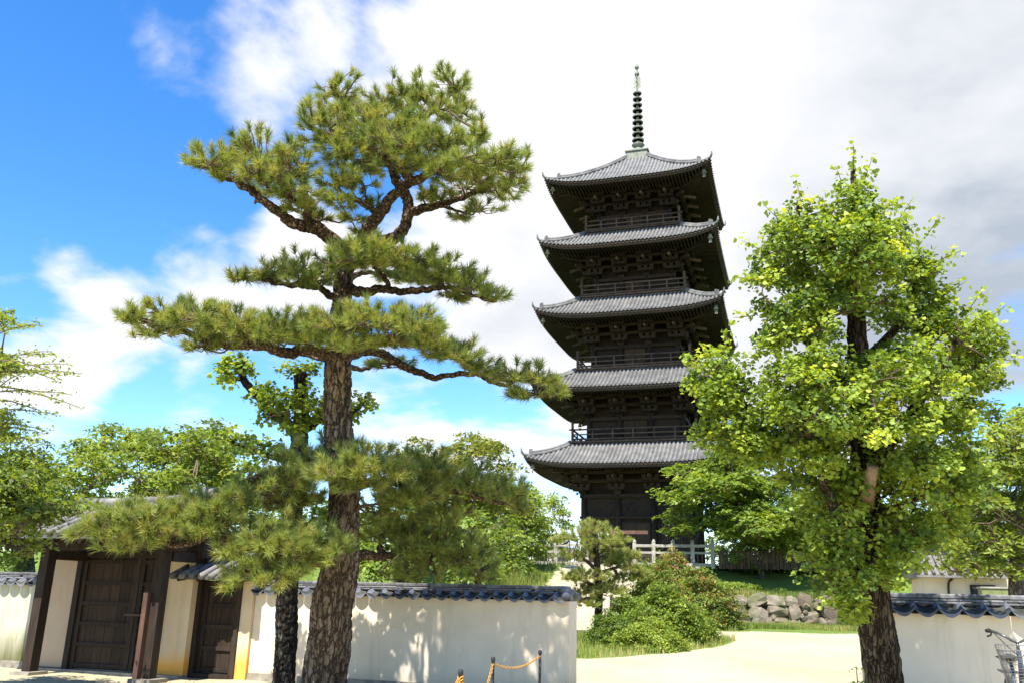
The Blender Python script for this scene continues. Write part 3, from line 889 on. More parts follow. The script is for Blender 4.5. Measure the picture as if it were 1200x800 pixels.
def door_leaf(u0, u1, v, z0, z1, npl, rails, par, org, mat):
    E_ = gbox('door', mat, u0, u1, v + .02, v + .05, z0, z1, par, None, org); wd = (u1 - u0) / npl
    for j in range(npl):
        gbox('plank', mat, u0 + j * wd + .004, u0 + (j + 1) * wd - .004, v + .0, v + .018, z0 + .005, z1 - .005, E_, None, org)
    for z_ in rails: gbox('door_rail', M['gate_wood'], u0 + .002, u1 - .002, v - .035, v - .002, z_ - .035, z_ + .035, E_, None, org)
    for x in (u0, u1 - .085): gbox('stile', M['gate_wood'], x + .002, x + .083, v - .045, v - .003, z0, z1, E_, None, org)
    return E_


rz_ = [.12, .48, .84, 1.2, 1.56, 1.95]
dl = door_leaf(-9.355, -8.06, -.98, .06, 2.05, 6, rz_, GE, (GU, GV), M['door_wood'])
dr = door_leaf(-8.05, -7.605, -.98, .06, 2.05, 2, rz_, GE, (GU, GV), M['door_wood'])
gbox('latch', M['timber_light'], -8.25, -7.85, -1.06, -1.03, 1.0, 1.035, GE)
# roof
RU0, RU1, RV, RZ = -10.5, -6.5, -1.45, 2.86


def roof_z(v, vE, zE_):      # gentle concave slope from the ridge to the eave
    q = np.abs(v - RV) / abs(vE - RV); return RZ - (RZ - zE_) * (1 - (1 - q) ** 1.25) if False else RZ - (RZ - zE_) * q ** .9


for sgn, vE, zE_ in ((-1, -2.6, 2.36), (1, -.1, 2.34)):
    q = np.linspace(0, 1, 7); vv_ = RV + (vE - RV) * q; zz = np.array([roof_z(a, vE, zE_) for a in vv_])
    b = MB(); top = [[u - GU, a - GV, z] for u in (RU0, RU1) for a, z in zip(vv_, zz)]
    G = np.array(top).reshape(2, 7, 3); b.grid(G, sgn > 0); b.grid(G - [0, 0, .09], sgn < 0)
    b.grid(np.stack([G[0], G[0] - [0, 0, .09]])); b.grid(np.stack([G[1], G[1] - [0, 0, .09]])); b.grid(np.stack([G[:, -1], G[:, -1] - [0, 0, .09]]))
    deck = b.build('roof', M['roof_pan'], GE)
    nrow = 19
    me = None
    for j in range(nrow):
        u = RU0 + .1 + j * (RU1 - RU0 - .2) / (nrow - 1)
        b = MB(); qq = np.linspace(0.02, 1.03, 25); a_ = RV + (vE - RV) * qq; z_ = np.array([roof_z(a, vE, zE_) for a in a_])
        rad = np.array([.054 + .010 * ((k % 4) == 0) for k in range(25)])
        b.tube(np.stack([np.full(25, u - GU), a_ - GV, z_ + .015], -1), rad, 9); b.build('cover_tile_row', M['gate_tile'], deck, True)
    rf = MB()
    for j in range(14):
        u = RU0 + .15 + j * (RU1 - RU0 - .3) / 13
        rf.bar(gp(u, RV + (vE - RV) * .2, roof_z(RV + (vE - RV) * .2, vE, zE_) - .14), gp(u, vE - .0, zE_ - .14), .06, .07)
    rf.build('rafters', M['gate_wood'], deck)['kind'] = 'stuff'
for j in range(13):
    ln = (RU1 - RU0 - .1) / 13; u = RU0 + .05 + ln * (j + .5); sag = .09 * ((u - (RU0 + RU1) / 2) / 2) ** 2
    for z_, wd, hh in ((.03, .32, .045), (.078, .28, .045)):
        b = MB(); b.box(gp(u, RV, RZ + z_ + sag), (ln - .006, wd, hh)); b.build('course_tile', M['gate_tile'], GE)
    b = MB(); P = [gp(u - ln / 2, RV, RZ + .13 + sag), gp(u + ln / 2 - .005, RV, RZ + .13 + sag)]
    b.tube(P, [.08, .085], 10); b.build('ridge_tile', M['gate_tile'], GE, True)
for u, s_ in ((RU0 - .02, -1), (RU1 + .02, 1)):
    b = MB(); b.box(gp(u, RV, RZ + .20), (.09, .36, .36), 0, 0, .75); b.build('ridge_end_tile', M['gate_tile'], GE)
    b = MB(); b.tube([gp(u + s_ * .05, RV, RZ + .27), gp(u + s_ * .16, RV, RZ + .29)], [.09, .09], 10); b.build('ridge_end_disc', M['gate_tile'], GE)
for u in (RU0 + .12, RU1 - .12):
    b = MB()
    b.add([gp(u, -2.2, 2.45), gp(u, -.6, 2.45), gp(u, RV, RZ - .12), gp(u + .05, -2.2, 2.45), gp(u + .05, -.6, 2.45), gp(u + .05, RV, RZ - .12)], [(0, 1, 2), (5, 4, 3), (0, 3, 4, 1), (1, 4, 5, 2), (2, 5, 3, 0)])
    b.build('gable_board', M['gate_wood'], GE)

# side gate
SE = empty('side_gate', T(-6.45, -.77, 0), TH)
tag(SE, 'small wooden side door under a little tiled canopy next to the gate', 'door')
og = (-6.45, -.77)
gbox('jamb', M['gate_wood'], -6.9, -6.82, -.86, -.66, 0, 1.66, SE, None, og); gbox('jamb', M['gate_wood'], -6.06, -5.98, -.86, -.66, 0, 1.66, SE, None, og)
gbox('header', M['gate_wood'], -6.95, -5.93, -.86, -.66, 1.662, 1.76, SE, None, og)
gbox('sill', M['gate_wood'], -6.82, -6.06, -.88, -.66, 0, .08, SE, None, og)
door_leaf(-6.815, -6.065, -.72, .085, 1.655, 4, [.14, .5, .86, 1.22, 1.6], SE, og, M['door_wood'])
gbox('side_wall', M['plaster_gate'], -5.978, -5.755, -.82, -.5, 0, 1.66, SE, None, og)
gbox('upper_wall', M['plaster_gate'], -7.0, -5.755, -.8, -.5, 1.765, 1.9, SE, None, og)
cn = MB(); V = []
for u in (-7.12, -5.62):
    V += [[u - og[0], v_ - og[1], z_] for v_, z_ in ((-1.36, 1.70), (-.65, 2.0), (.05, 1.70), (.05, 1.66), (-.65, 1.93), (-1.36, 1.66))]
cn.add(V, [tuple(range(6)), tuple(range(11, 5, -1))] + [(j, 6 + j, 6 + (j + 1) % 6, (j + 1) % 6) for j in range(6)])
cno = cn.build('canopy', M['roof_pan'], SE)
for j in range(8):
    u = -7.07 + j * (1.40 / 7)
    b = MB(); b.tube([[u - og[0], -.68 - og[1], 2.01], [u - og[0], -1.02 - og[1], 1.865], [u - og[0], -1.40 - og[1], 1.71]], [.05, .055, .06], 8); b.build('cover_tile_row', M['gate_tile'], cno, True)
    b = MB(); b.tube([[u - og[0], -.62 - og[1], 2.01], [u - og[0], .08 - og[1], 1.71]], [.05, .06], 8); b.build('cover_tile_row', M['gate_tile'], cno, True)
b = MB(); b.tube([[-7.14 - og[0], -.65 - og[1], 2.06], [-5.6 - og[0], -.65 - og[1], 2.06]], [.085, .085], 10); b.build('ridge_tile', M['gate_tile'], cno, True)
for u in (-7.0, -6.6, -6.1, -5.75):
    b = MB(); b.bar([u - og[0], -.6 - og[1], 1.78], [u - og[0], -1.3 - og[1], 1.66], .06, .07); b.build('bracket_arm', M['gate_wood'], cno)

# ------------------------------------------------------------------ terrace: stone wall, steps, balustrade
def rock_mesh(name, seed):
    g = np.random.default_rng(seed)
    V = []; Fc = []
    # a cube sphere, 3x3 per face, pushed towards a rounded box
    import itertools
    key = {}
    def vid(p):
        k = tuple(np.round(p, 4))
        if k not in key: key[k] = len(V); V.append(np.array(p, float))
        return key[k]
    lin = [-1, 0, 1]
    for ax in range(3):
        for sg in (-1, 1):
            for i in range(2):
                for j in range(2):
                    q = []
                    for (a, b_) in ((i, j), (i + 1, j), (i + 1, j + 1), (i, j + 1)):
                        p = [0, 0, 0]; p[ax] = sg; p[(ax + 1) % 3] = lin[a]; p[(ax + 2) % 3] = lin[b_]; q.append(vid(p))
                    Fc.append(tuple(q if sg > 0 else q[::-1]))
    V = np.array(V); r_ = np.linalg.norm(V, axis=1, keepdims=True); V = V / r_ ** .62
    V = V * (1 + g.normal(0, .10, (len(V), 1))) + g.normal(0, .07, V.shape)
    me = bpy.data.meshes.new(name); me.from_pydata((V * .5).tolist(), [], Fc)
    me.materials.append(M['rock']); return me


t = NT('field_stone'); oi = t.n('ShaderNodeObjectInfo'); v = t.pos()
n1 = t.noise(2.2, 6, .65, v); n2 = t.noise(14, 5, .7, v)
k = t.mth('ADD', t.mth('MULTIPLY', n1, .55), t.mth('MULTIPLY', n2, .3)); k = t.mth('ADD', k, t.mth('MULTIPLY', oi.outputs['Random'], .3))
c = t.ramp(k, [(.3, (.07, .058, .04)), (.5, (.16, .13, .09)), (.68, (.25, .21, .155)), (.88, (.36, .31, .24))])
c = t.mix(t.mp(t.noise(1.3, 4, .6, v), .50, .66, 0., .75), c, (.09, .11, .035))
t.principled(c, .93, n2, .05, .9, .1); M['rock'] = t.m
RK = [rock_mesh('stone', 100 + i) for i in range(9)]
SX0, SX1 = 7.6, 21.0
SW = empty('stone_wall', ((SX0 + SX1) / 2, STW, float(ground_h((SX0 + SX1) / 2, STW - .3))))
tag(SW, 'rough retaining wall of pale field stones below the grass bank', 'stone wall')
so = np.array(SW.location)
b = MB(); b.box((0, .30, .42), (SX1 - SX0, .3, 1.0)); b.build('earth_backing', mat_simple('dark_soil', (.03, .025, .015), (.08, .07, .04), 4, .95), SW)
x = SX0
while x < SX1:
    wd = rng.uniform(.5, 1.0); zb = float(ground_h(x, STW - .3)) - so[2] - .06
    n_ = 2 if rng.random() < .6 else 3
    hs_ = rng.dirichlet(np.full(n_, 9.)) * 1.22; z_ = zb
    for hh in hs_:
        sub = 1 if wd < .85 or rng.random() < .5 else 2
        sw_ = rng.dirichlet(np.full(sub, 8.)) * wd; xx = x
        for s_ in sw_:
            o = link('stone', RK[rng.integers(9)], SW, (xx + s_ / 2 - so[0] + rng.normal(0, .03), .05 + (z_ - zb) * .12 + rng.normal(0, .03), z_ + hh / 2 + rng.normal(0, .02)))
            o.scale = (s_ * 1.2, .66, hh * 1.24); o.rotation_euler = (rng.normal(-.1, .08), rng.normal(0, .3), rng.normal(0, .1)); xx += s_
        z_ += hh
    x += wd
for j in range(26):
    xx = rng.uniform(SX0, SX1); o = link('stone', RK[rng.integers(9)], SW, (xx - so[0], -.12 + rng.normal(0, .03), rng.uniform(.0, 1.0))); k_ = rng.uniform(.16, .3)
    o.scale = (k_ * 1.3, k_, k_); o.rotation_euler = tuple(rng.uniform(0, 3, 3))

# steps up to the terrace
st0 = at_z(693, 737, .45); su, sv, _ = loc(st0)
NST = 15
SS = empty('stone_steps', T(su, sv, .35), TH); tag(SS, 'pale stone steps climbing to the pagoda terrace', 'steps')
for j in range(NST):
    b = MB(); b.box((-1.2, .32 * 1 + j * .60 + .3, .18 * j + .0), (3.0, .62, .38)); b.build('step', M['stepstone'], SS)
# balustrade along the terrace edge
fa = at_z(653, 663, 3.0); fu, fv, _ = loc(fa); fb = at_v(836, 667, fv); fu2 = loc(fb)[0]


def balustrade(label, u0, u1, v, npost, z0=3.0):
    E_ = empty('balustrade', T(u0, v, z0), TH); tag(E_, label, 'fence', None); Lw = u1 - u0
    for j in range(npost):
        x = j * Lw / (npost - 1); b = MB(); b.box((x, 0, .58), (.17, .17, 1.16)); b.lathe([(.075, 1.16), (.095, 1.21), (.06, 1.28), (.02, 1.33)], 8, (x, 0, 0)); b.build('post', M['concrete'], E_)
    for z_, h_, d_ in ((1.02, .13, .18), (.70, .10, .12), (.16, .14, .16)):
        b = MB(); b.box((Lw / 2, 0, z_), (Lw, d_, h_)); b.build('rail', M['concrete'], E_)
    for j in range(int(Lw / .22)):
        b = MB(); b.box((.11 + j * .22, 0, .43), (.05, .05, .42)); b.build('baluster', M['timber_light'], E_)
    return E_


gap0 = loc(at_v(688, 665, fv))[0]; gap1 = loc(at_v(744, 665, fv))[0]
balustrade('pale stone balustrade running beside the head of the steps, towards the hedge trees', fu - 3.2, gap0, fv, 4)
balustrade('pale stone balustrade in front of the pagoda doors, above the red-tipped shrubs', gap1, fu2, fv, 5)
# low wooden screen fence past the balustrade
E_ = empty('slatted_fence', T(fu2 + .25, fv, 3.0), TH); tag(E_, 'weathered brown slatted screen fence beside the balustrade end', 'fence')
for j in range(26):
    b = MB(); b.box((.08 + j * .16, 0, .40), (.13, .04, .8 + .03 * math.sin(j * 2.1))); b.build('slat', M['timber_light'], E_)
for z_ in (.2, .62):
    b = MB(); b.box((2.1, .045, z_), (4.2, .04, .08)); b.build('rail', M['timber_light'], E_)

# notice boards by the steps
p = at_z(708, 662, 3.0); p = at(708, 655, 40.5); p[2] = float(ground_h(p[0], p[1]))
E_ = empty('notice_board', p, TH); tag(E_, 'small white notice board on a brown post by the steps', 'sign')
b = MB(); b.box((.28, 0, .8), (.09, .09, 1.7)); b.build('post', M['gate_post'], E_)
b = MB(); b.box((.0, -.06, 1.35), (.52, .03, .48)); b.build('panel', M['white_paint'], E_)
b = MB(); b.box((1.1, 0, 1.55), (1.9, .06, .16)); b.build('cross_board', M['gate_post'], E_)
p = at(726, 708, 27.5); zg = float(ground_h(p[0], p[1]))
E_ = empty('wooden_signboard', (p[0], p[1], zg), TH); tag(E_, 'dark wooden signboard standing among the shrubs of the island', 'sign')
b = MB(); b.box((0, 0, p[2] - zg), (.5, .05, .42)); b.build('board', M['gate_wood'], E_)
for sx in (-.27, .27):
    b = MB(); b.box((sx, .0, (p[2] - zg) / 2 + .05), (.07, .07, p[2] - zg + .4)); b.build('post', M['gate_wood'], E_)

# ------------------------------------------------------------------ barrier posts with orange chain
posts = []
for (px, py) in ((633, 762), (578, 770), (540, 785)):
    q = at_z(px, py, .8); posts.append(np.array([q[0], q[1], 0.]))
posts.append(posts[2] + np.array([-.75, -1.1, 0]))
LB = ['slim black barrier post nearest the free end of the plaster wall', 'slim black barrier post in the middle with orange chain both ways', 'short black barrier post with orange chain knotted round its top', 'black barrier post beyond the knotted one along the chain']
for j, q in enumerate(posts[:3]):
    E_ = empty('barrier_post', q); tag(E_, LB[j], 'post', 'barrier posts by the wall')
    b = MB(); b.tube([[0, 0, .0], [0, 0, .785]], [.019, .019], 12); b.build('pole', M['black'], E_, True)
    b = MB(); b.lathe([(.022, .75), (.026, .77), (.026, .80), (.012, .812)], 12); b.build('cap', M['black'], E_, True)
    b = MB(); b.lathe([(.15, 0), (.15, .02), (.05, .05), (.03, .07)], 16); b.build('base_plate', M['black'], E_, True)


def chain(label, a, b_, sag, n_):
    mbx = MB(); tt_ = np.linspace(0, 1, n_); P = a[None] * (1 - tt_[:, None]) + b_[None] * tt_[:, None]; P[:, 2] -= sag * 4 * tt_ * (1 - tt_)
    for j in range(n_ - 1):
        c_ = (P[j] + P[j + 1]) / 2; d = P[j + 1] - P[j]; ln = np.linalg.norm(d); d = d / ln
        s_ = np.cross(d, [0, 0, 1.]); s_ /= np.linalg.norm(s_) + 1e-9; u_ = np.cross(s_, d)
        if j % 2: s_ = u_
        aa = np.linspace(0, 2 * np.pi, 9)[:-1]
        ring = [c_ + d * np.cos(q) * ln * .78 + s_ * np.sin(q) * .013 for q in aa]; ring.append(ring[0])
        mbx.tube(ring, np.full(9, .0042), 5, False)
    o = mbx.build('barrier_chain', M['orange'], None, True); tag(o, label, 'chain', 'orange chains'); return o


H = np.array([0, 0, .74])
chain('orange chain hanging between the two taller barrier posts', posts[1] + H, posts[0] + H, .10, 34)
chain('orange chain drooping from the middle post to the knotted post', posts[2] + H, posts[1] + H, .34, 60)
chain('orange chain sloping down from the knotted post towards the pine', posts[3] + H * .3, posts[2] + H, .12, 44)
b = MB()
for j in range(4):
    aa = np.linspace(0, 2 * np.pi, 12); z_ = .70 + j * .022
    b.tube(np.stack([posts[2][0] + .027 * np.cos(aa), posts[2][1] + .027 * np.sin(aa), z_ - .03 + .012 * np.sin(aa * 2 + j)], -1), np.full(12, .0075), 6, False)
o = b.build('chain_coil', M['orange'], None, True); tag(o, 'coil of orange chain wound round the knotted barrier post', 'chain', None)

# ------------------------------------------------------------------ bicycle leaning by the wall
bp = at(1192, 745, 7.3); bz = float(ground_h(bp[0], bp[1]))
BK = empty('bicycle', (bp[0], bp[1], bz), R(-90 - 22))
tag(BK, 'city bicycle with wire front basket parked before the plaster wall', 'bicycle')
# local x = forwards; head tube near x=0, handlebar height 1.08
hbz = 1.1


def tub(name, pts, r_, mat, par=BK, n_=10, sm=8):
    b = MB(); P = spline(pts, sm) if len(pts) > 2 else np.array(pts, float); b.tube(P, np.full(len(P), r_), n_); return b.build(name, mat, par, True)


def wheel(x):
    q = MB(); aa = np.linspace(0, 2 * np.pi, 41); q.tube(np.stack([x + .315 * np.cos(aa), 0 * aa, .33 + .315 * np.sin(aa)], -1), np.full(41, .018), 8, False)
    wo = q.build('wheel', M['black'], BK, True)
    q = MB(); q.tube(np.stack([x + .29 * np.cos(aa), 0 * aa, .33 + .29 * np.sin(aa)], -1), np.full(41, .011), 6, False); q.build('rim', M['dark_steel'], wo, True)
    q = MB(); q.tube([[x, -.05, .33], [x, .05, .33]], [.022, .022], 8)
    for j in range(28):
        a_ = j * 2 * np.pi / 28; s_ = .03 if j % 2 else -.03; q.tube([[x, s_, .33], [x + .285 * math.cos(a_), 0, .33 + .285 * math.sin(a_)]], [.0016, .0016], 4)
    q.build('spokes', M['dark_steel'], wo)
    tub('mudguard', [[x + .355 * math.cos(a_), 0, .33 + .355 * math.sin(a_)] for a_ in np.linspace(.3, 2.6, 9)], .022, M['dark_steel'])


wheel(.2); wheel(-.88)
tub('fork', [[.0, 0, .86], [.05, .0, .68], [.10, .05, .58], [.2, .055, .33]], .013, M['dark_steel']); tub('fork', [[.05, 0, .68], [.10, -.05, .58], [.2, -.055, .33]], .013, M['dark_steel'])
fr = tub('frame', [[.0, 0, .84], [-.2, 0, .45], [-.45, 0, .32]], .022, M['frame_blue'])
tub('seat_tube', [[-.45, 0, .3], [-.60, 0, .82]], .016, M['frame_blue'], fr); tub('chain_stay', [[-.45, .04, .3], [-.88, .05, .33]], .011, M['frame_blue'], fr)
tub('chain_stay', [[-.45, -.04, .3], [-.88, -.05, .33]], .011, M['frame_blue'], fr); tub('seat_stay', [[-.56, 0, .66], [-.88, .05, .33]], .01, M['frame_blue'], fr)
tub('head_tube', [[.03, 0, .74], [-.03, 0, .96]], .02, M['frame_blue'], fr); tub('stem', [[-.03, 0, .96], [-.05, 0, 1.02]], .013, M['dark_steel'])
tub('handlebar', [[-.27, -.19, hbz], [-.14, -.18, hbz + .005], [-.03, -.10, hbz - .03], [-.04, 0, hbz - .08], [-.03, .10, hbz - .03], [-.14, .18, hbz + .005], [-.27, .19, hbz]], .011, M['dark_steel'])
for s_ in (-1, 1):
    tub('grip', [[-.17, s_ * .183, hbz + .003], [-.29, s_ * .192, hbz - .001]], .017, M['black'])
    tub('brake_lever', [[-.12, s_ * .175, hbz - .01], [-.17, s_ * .18, hbz - .035], [-.26, s_ * .195, hbz - .045]], .007, M['black'])
    tub('brake_cable', [[-.11, s_ * .17, hbz - .01], [.02, s_ * .2, hbz + .02], [.06, s_ * .08, hbz - .12], [.05, 0, .9]], .0035, M['black'])
sad = MB(); sad.add([[-.74, -.11, .87], [-.74, .11, .87], [-.62, -.09, .88], [-.62, .09, .88], [-.46, -.03, .88], [-.46, .03, .88], [-.74, 0, .90], [-.46, 0, .89], [-.62, 0, .81]],
                    [(0, 2, 6), (1, 6, 3), (2, 4, 7, 6), (3, 6, 7, 5), (4, 5, 7), (0, 8, 2), (1, 3, 8), (2, 8, 4), (3, 5, 8), (4, 8, 5), (0, 6, 1), (0, 1, 8)])
sad.build('saddle', M['black'], BK)
bs = empty  # basket: wire mesh flaring upwards
b = MB(); bx0, bx1, bz0, bz1 = .06, .34, .70, .97


def bpt(a_, z_):
    q = (z_ - bz0) / (bz1 - bz0); cx_, cy_ = (bx0 + bx1) / 2, 0
    hx, hy = (.105 + .045 * q), (.135 + .055 * q)
    c_, s_ = math.cos(a_), math.sin(a_); e_ = .35
    return [cx_ + .01 * q + hx * math.copysign(abs(c_) ** e_, c_), cy_ + hy * math.copysign(abs(s_) ** e_, s_), z_ + (.03 * q if c_ < 0 else 0)]


aa = np.linspace(0, 2 * np.pi, 49)
for j, z_ in enumerate(np.linspace(bz0, bz1, 7)): b.tube([bpt(q, z_) for q in aa], np.full(49, .0040 if j in (0, 6) else .0022), 5, False)
for q in np.linspace(0, 2 * np.pi, 31)[:-1]: b.tube([bpt(q, bz0), bpt(q, (bz0 + bz1) / 2), bpt(q, bz1)], np.full(3, .0022), 4)
for q in np.linspace(-.9, .9, 9): b.tube([[bx0 + .04, q * .13, bz0], [bx1 - .04, q * .13, bz0]], np.full(2, .0019), 4)
b.build('basket', M['wire'], BK)
b = MB(); b.lathe([(.035, 0), (.045, .03), (.045, .07)], 12, (.36, 0, .60)); b.build('lamp', M['black'], BK)
tub('kickstand', [[-.88, .06, .33], [-.93, .16, .01]], .008, M['dark_steel']); tub('kickstand', [[-.88, -.06, .33], [-.93, -.16, .01]], .008, M['dark_steel'])
b = MB(); b.box((-.9, 0, .74), (.36, .13, .015))
b.build('rear_rack', M['dark_steel'], BK); tub('crank', [[-.45, -.08, .3], [-.35, -.1, .16]], .009, M['dark_steel']); tub('crank', [[-.45, .08, .3], [-.55, .1, .44]], .009, M['dark_steel'])

# ------------------------------------------------------------------ low building behind the wall
h0 = at(1128, 672, 24.0); BH = empty('low_building', (h0[0], h0[1], float(ground_h(h0[0], h0[1]))), TH)
tag(BH, 'low cream building with grey tiled roof behind the plaster wall', 'building')
hz0 = float(ground_h(h0[0], h0[1])); ze_ = h0[2] + .02 - hz0
b = MB(); b.box((3.2, 1.5, ze_ / 2 - .05), (8.4, 3., ze_ - .1)); b.build('wall', M['cream'], BH)
rf = MB(); X = np.array([-1.25, 1.05]); V = []
for x0_, x1_, name in ((-1.2, 1.05, 'roof'), (1.1, 7.8, 'roof')):
    rf = MB(); ue, ur = ze_ - .05 if name and x0_ < 0 else ze_ + .14, ze_ + (.75 if x0_ < 0 else .9)
    rf.add([[x0_, -.4, ue], [x1_, -.4, ue], [x1_, 1.5, ur], [x0_, 1.5, ur], [x0_, 3.4, ue], [x1_, 3.4, ue], [x0_, -.4, ue - .08], [x1_, -.4, ue - .08], [x0_, 3.4, ue - .08], [x1_, 3.4, ue - .08]],
           [(0, 1, 2, 3), (3, 2, 5, 4), (6, 7, 1, 0), (4, 5, 9, 8), (6, 8, 9, 7), (0, 3, 4, 8, 6), (1, 7, 9, 5, 2)])
    ro = rf.build('roof', M['shed_roof'], BH)
    n_ = int((x1_ - x0_) / .2)
    for j in range(n_ + 1):
        x = x0_ + .04 + j * (x1_ - x0_ - .08) / n_
        q = MB(); q.tube([[x, -.43, ue + .03], [x, 1.5, ur + .03]], [.045, .045], 6); q.build('tile_row', M['shed_roof'], ro, True)
for x, wd, z_, hh in ((.45, .62, .0, 1.2), (1.75, .8, .5, .45), (3.2, 1.3, .25, .8)):
    b = MB(); b.box((x, -.02, ze_ - .9 + z_), (wd, .06, hh)); fo = b.build('window', M['gate_wood'], BH)
    b = MB(); b.box((x, -.055, ze_ - .9 + z_), (wd - .12, .02, hh - .12)); b.build('pane', M['glassy'], fo)
tub('downpipe', [[-.28, -.1, ze_ - .15], [-.40, -.1, ze_ - .35], [-.42, -.1, ze_ - 1.4]], .03, M['gate_wood'], BH)
b = MB(); b.box((0, 0, .6), (1.1, .5, 1.2)); q = at(1172, 692, 22.6)
E_ = empty('cabinet', (q[0], q[1], float(ground_h(q[0], q[1]))), TH); tag(E_, 'olive green metal cabinet outside the low cream building', 'cabinet')
hh = q[2] + .06 - E_.location[2]
b = MB(); b.box((0, 0, hh / 2), (.95, .5, hh)); bo = b.build('body', M['greenbox'], E_)
for sx in (-1, 1):
    b = MB(); b.box((sx * .235, -.262, hh / 2), (.45, .02, hh - .1)); b.build('door', M['greenbox'], E_)
b = MB(); b.box((0, 0, hh + .02), (1.0, .56, .04)); b.build('lid', M['concrete'], E_)
# far pale-blue house beyond the trees, seen through the gap beside the pagoda
q = at(640, 640, 95); E_ = empty('distant_house', (q[0] + .5, q[1], 3.0), 0); tag(E_, 'distant pale blue-white house beyond the terrace, glimpsed left of the pagoda', 'house')
b = MB(); b.box((0, 3, 1.9), (5, 6, 3.8)); b.build('wall', M['white_paint'], E_)
b = MB(); b.add([[-2.8, -.5, 3.8], [2.8, -.5, 3.8], [2.8, 3, 5.2], [-2.8, 3, 5.2], [-2.8, 6.5, 3.8], [2.8, 6.5, 3.8]], [(0, 1, 2, 3), (3, 2, 5, 4), (0, 3, 4), (1, 5, 2), (0, 4, 5, 1)]); b.build('roof', M['blueroof'], E_)
for x in (-1.2, 1.2):
    b = MB(); b.box((x, -.03, 2.2), (1.6, .1, 1.4)); wo = b.build('window', M['white_paint'], E_)
    b = MB(); b.box((x, -.09, 2.2), (1.4, .04, 1.2)); b.build('pane', M['glassy'], wo)

# ------------------------------------------------------------------ trees
def worley(P, cell, seed):
    """distance to the edge between jittered cells, on points P (n,3)"""
    q = P / np.asarray(cell); base = np.floor(q).astype(int); d1 = np.full(len(P), 9.); d2 = np.full(len(P), 9.)
    for i in (-1, 0, 1):
        for j in (-1, 0, 1):
            for k in (-1, 0, 1):
                c = base + [i, j, k]; h_ = (c[:, 0] * 73856093) ^ (c[:, 1] * 19349663) ^ (c[:, 2] * 83492791) ^ seed
                r_ = np.stack([((h_ * m_) & 0xffff) / 65535. for m_ in (2654435761, 40503, 2246822519)], 1)
                d = np.linalg.norm(c + .1 + .8 * r_ - q, axis=1)
                n_ = d < d1; d2 = np.where(n_, d1, np.minimum(d2, d)); d1 = np.where(n_, d, d1)
    return d2 - d1


def bark_tube(P, rad, cell, amp, n=48, seed=3, step=.02, ridge=0):
    """trunk with plated bark: fine tube whose surface is pushed in along the cracks"""
    P = np.asarray(P, float); rad = np.asarray(rad, float)
    s_ = np.r_[0, np.cumsum(np.linalg.norm(np.diff(P, axis=0), axis=1))]; k = max(8, int(s_[-1] / step)); sn = np.linspace(0, s_[-1], k)
    Q = np.stack([np.interp(sn, s_, P[:, i]) for i in range(3)], 1); rr = np.interp(sn, s_, rad)
    # low lumps
    V, Fc = tube_arrays(Q, rr, n, True)
    V0 = V.reshape(k, n, 3); ctr = Q[:, None, :]; d = unit(V0 - ctr)
    Pn = V0.reshape(-1, 3) + .03 * np.sin(V0.reshape(-1, 3)[:, [1, 2, 0]] * 9.)
    e = worley(Pn, cell, seed); e2 = worley(Pn * 1.0 + 5, np.asarray(cell) * .45, seed + 1)
    h_ = np.clip(e / .28, 0, 1) ** .7 * .75 + np.clip(e2 / .3, 0, 1) * .25
    if ridge:
        a = np.arange(n) * 2 * np.pi / n; h_ = h_.reshape(k, n) + ridge * .3 * np.sin(a * 9 + 3 * np.sin(sn[:, None] * 2.3)); h_ = h_.ravel()
    lump = .06 * np.sin(Pn[:, 2] * 5.3 + Pn[:, 0] * 7) * np.repeat(rr, n)
    V = V0.reshape(-1, 3) + d.reshape(-1, 3) * (amp * (h_ - .6) + lump)[:, None]
    return V, Fc


def twig_mesh(Ps, Rs, n=4):
    """many thin tubes at once: Ps (t,m,3), Rs (t,m)"""
    t_, m_ = Rs.shape; d = unit(Ps[:, -1] - Ps[:, 0]); ref = np.where(np.abs(d[:, 2:3]) < .9, np.array([[0, 0, 1.]]), np.array([[1., 0, 0]]))
    x = unit(np.cross(d, ref)); y = np.cross(d, x); a = np.arange(n) * 2 * np.pi / n
    ring = np.cos(a)[None, :, None] * x[:, None, :] + np.sin(a)[None, :, None] * y[:, None, :]
    V = Ps[:, :, None, :] + Rs[:, :, None, None] * ring[:, None, :, :]
    base = np.arange(t_)[:, None, None] * (m_ * n); i = np.arange(m_ - 1)[:, None] * n; j = np.arange(n); j2 = (j + 1) % n
    Fc = np.stack([base + i + j, base + i + j2, base + i + n + j2, base + i + n + j], -1).reshape(-1, 4)
    return V.reshape(-1, 3), Fc


def pxpad(D, cx, cy, rx, ry, dd=0., rd=.7):
    d = D + dd; return at(cx, cy, d), _R * rx * d / FPX, _U * ry * d / FPX, _F * rd


def ball(n, power=.45):
    q = unit(rng.normal(size=(n, 3))); return q * rng.uniform(0, 1, (n, 1)) ** power


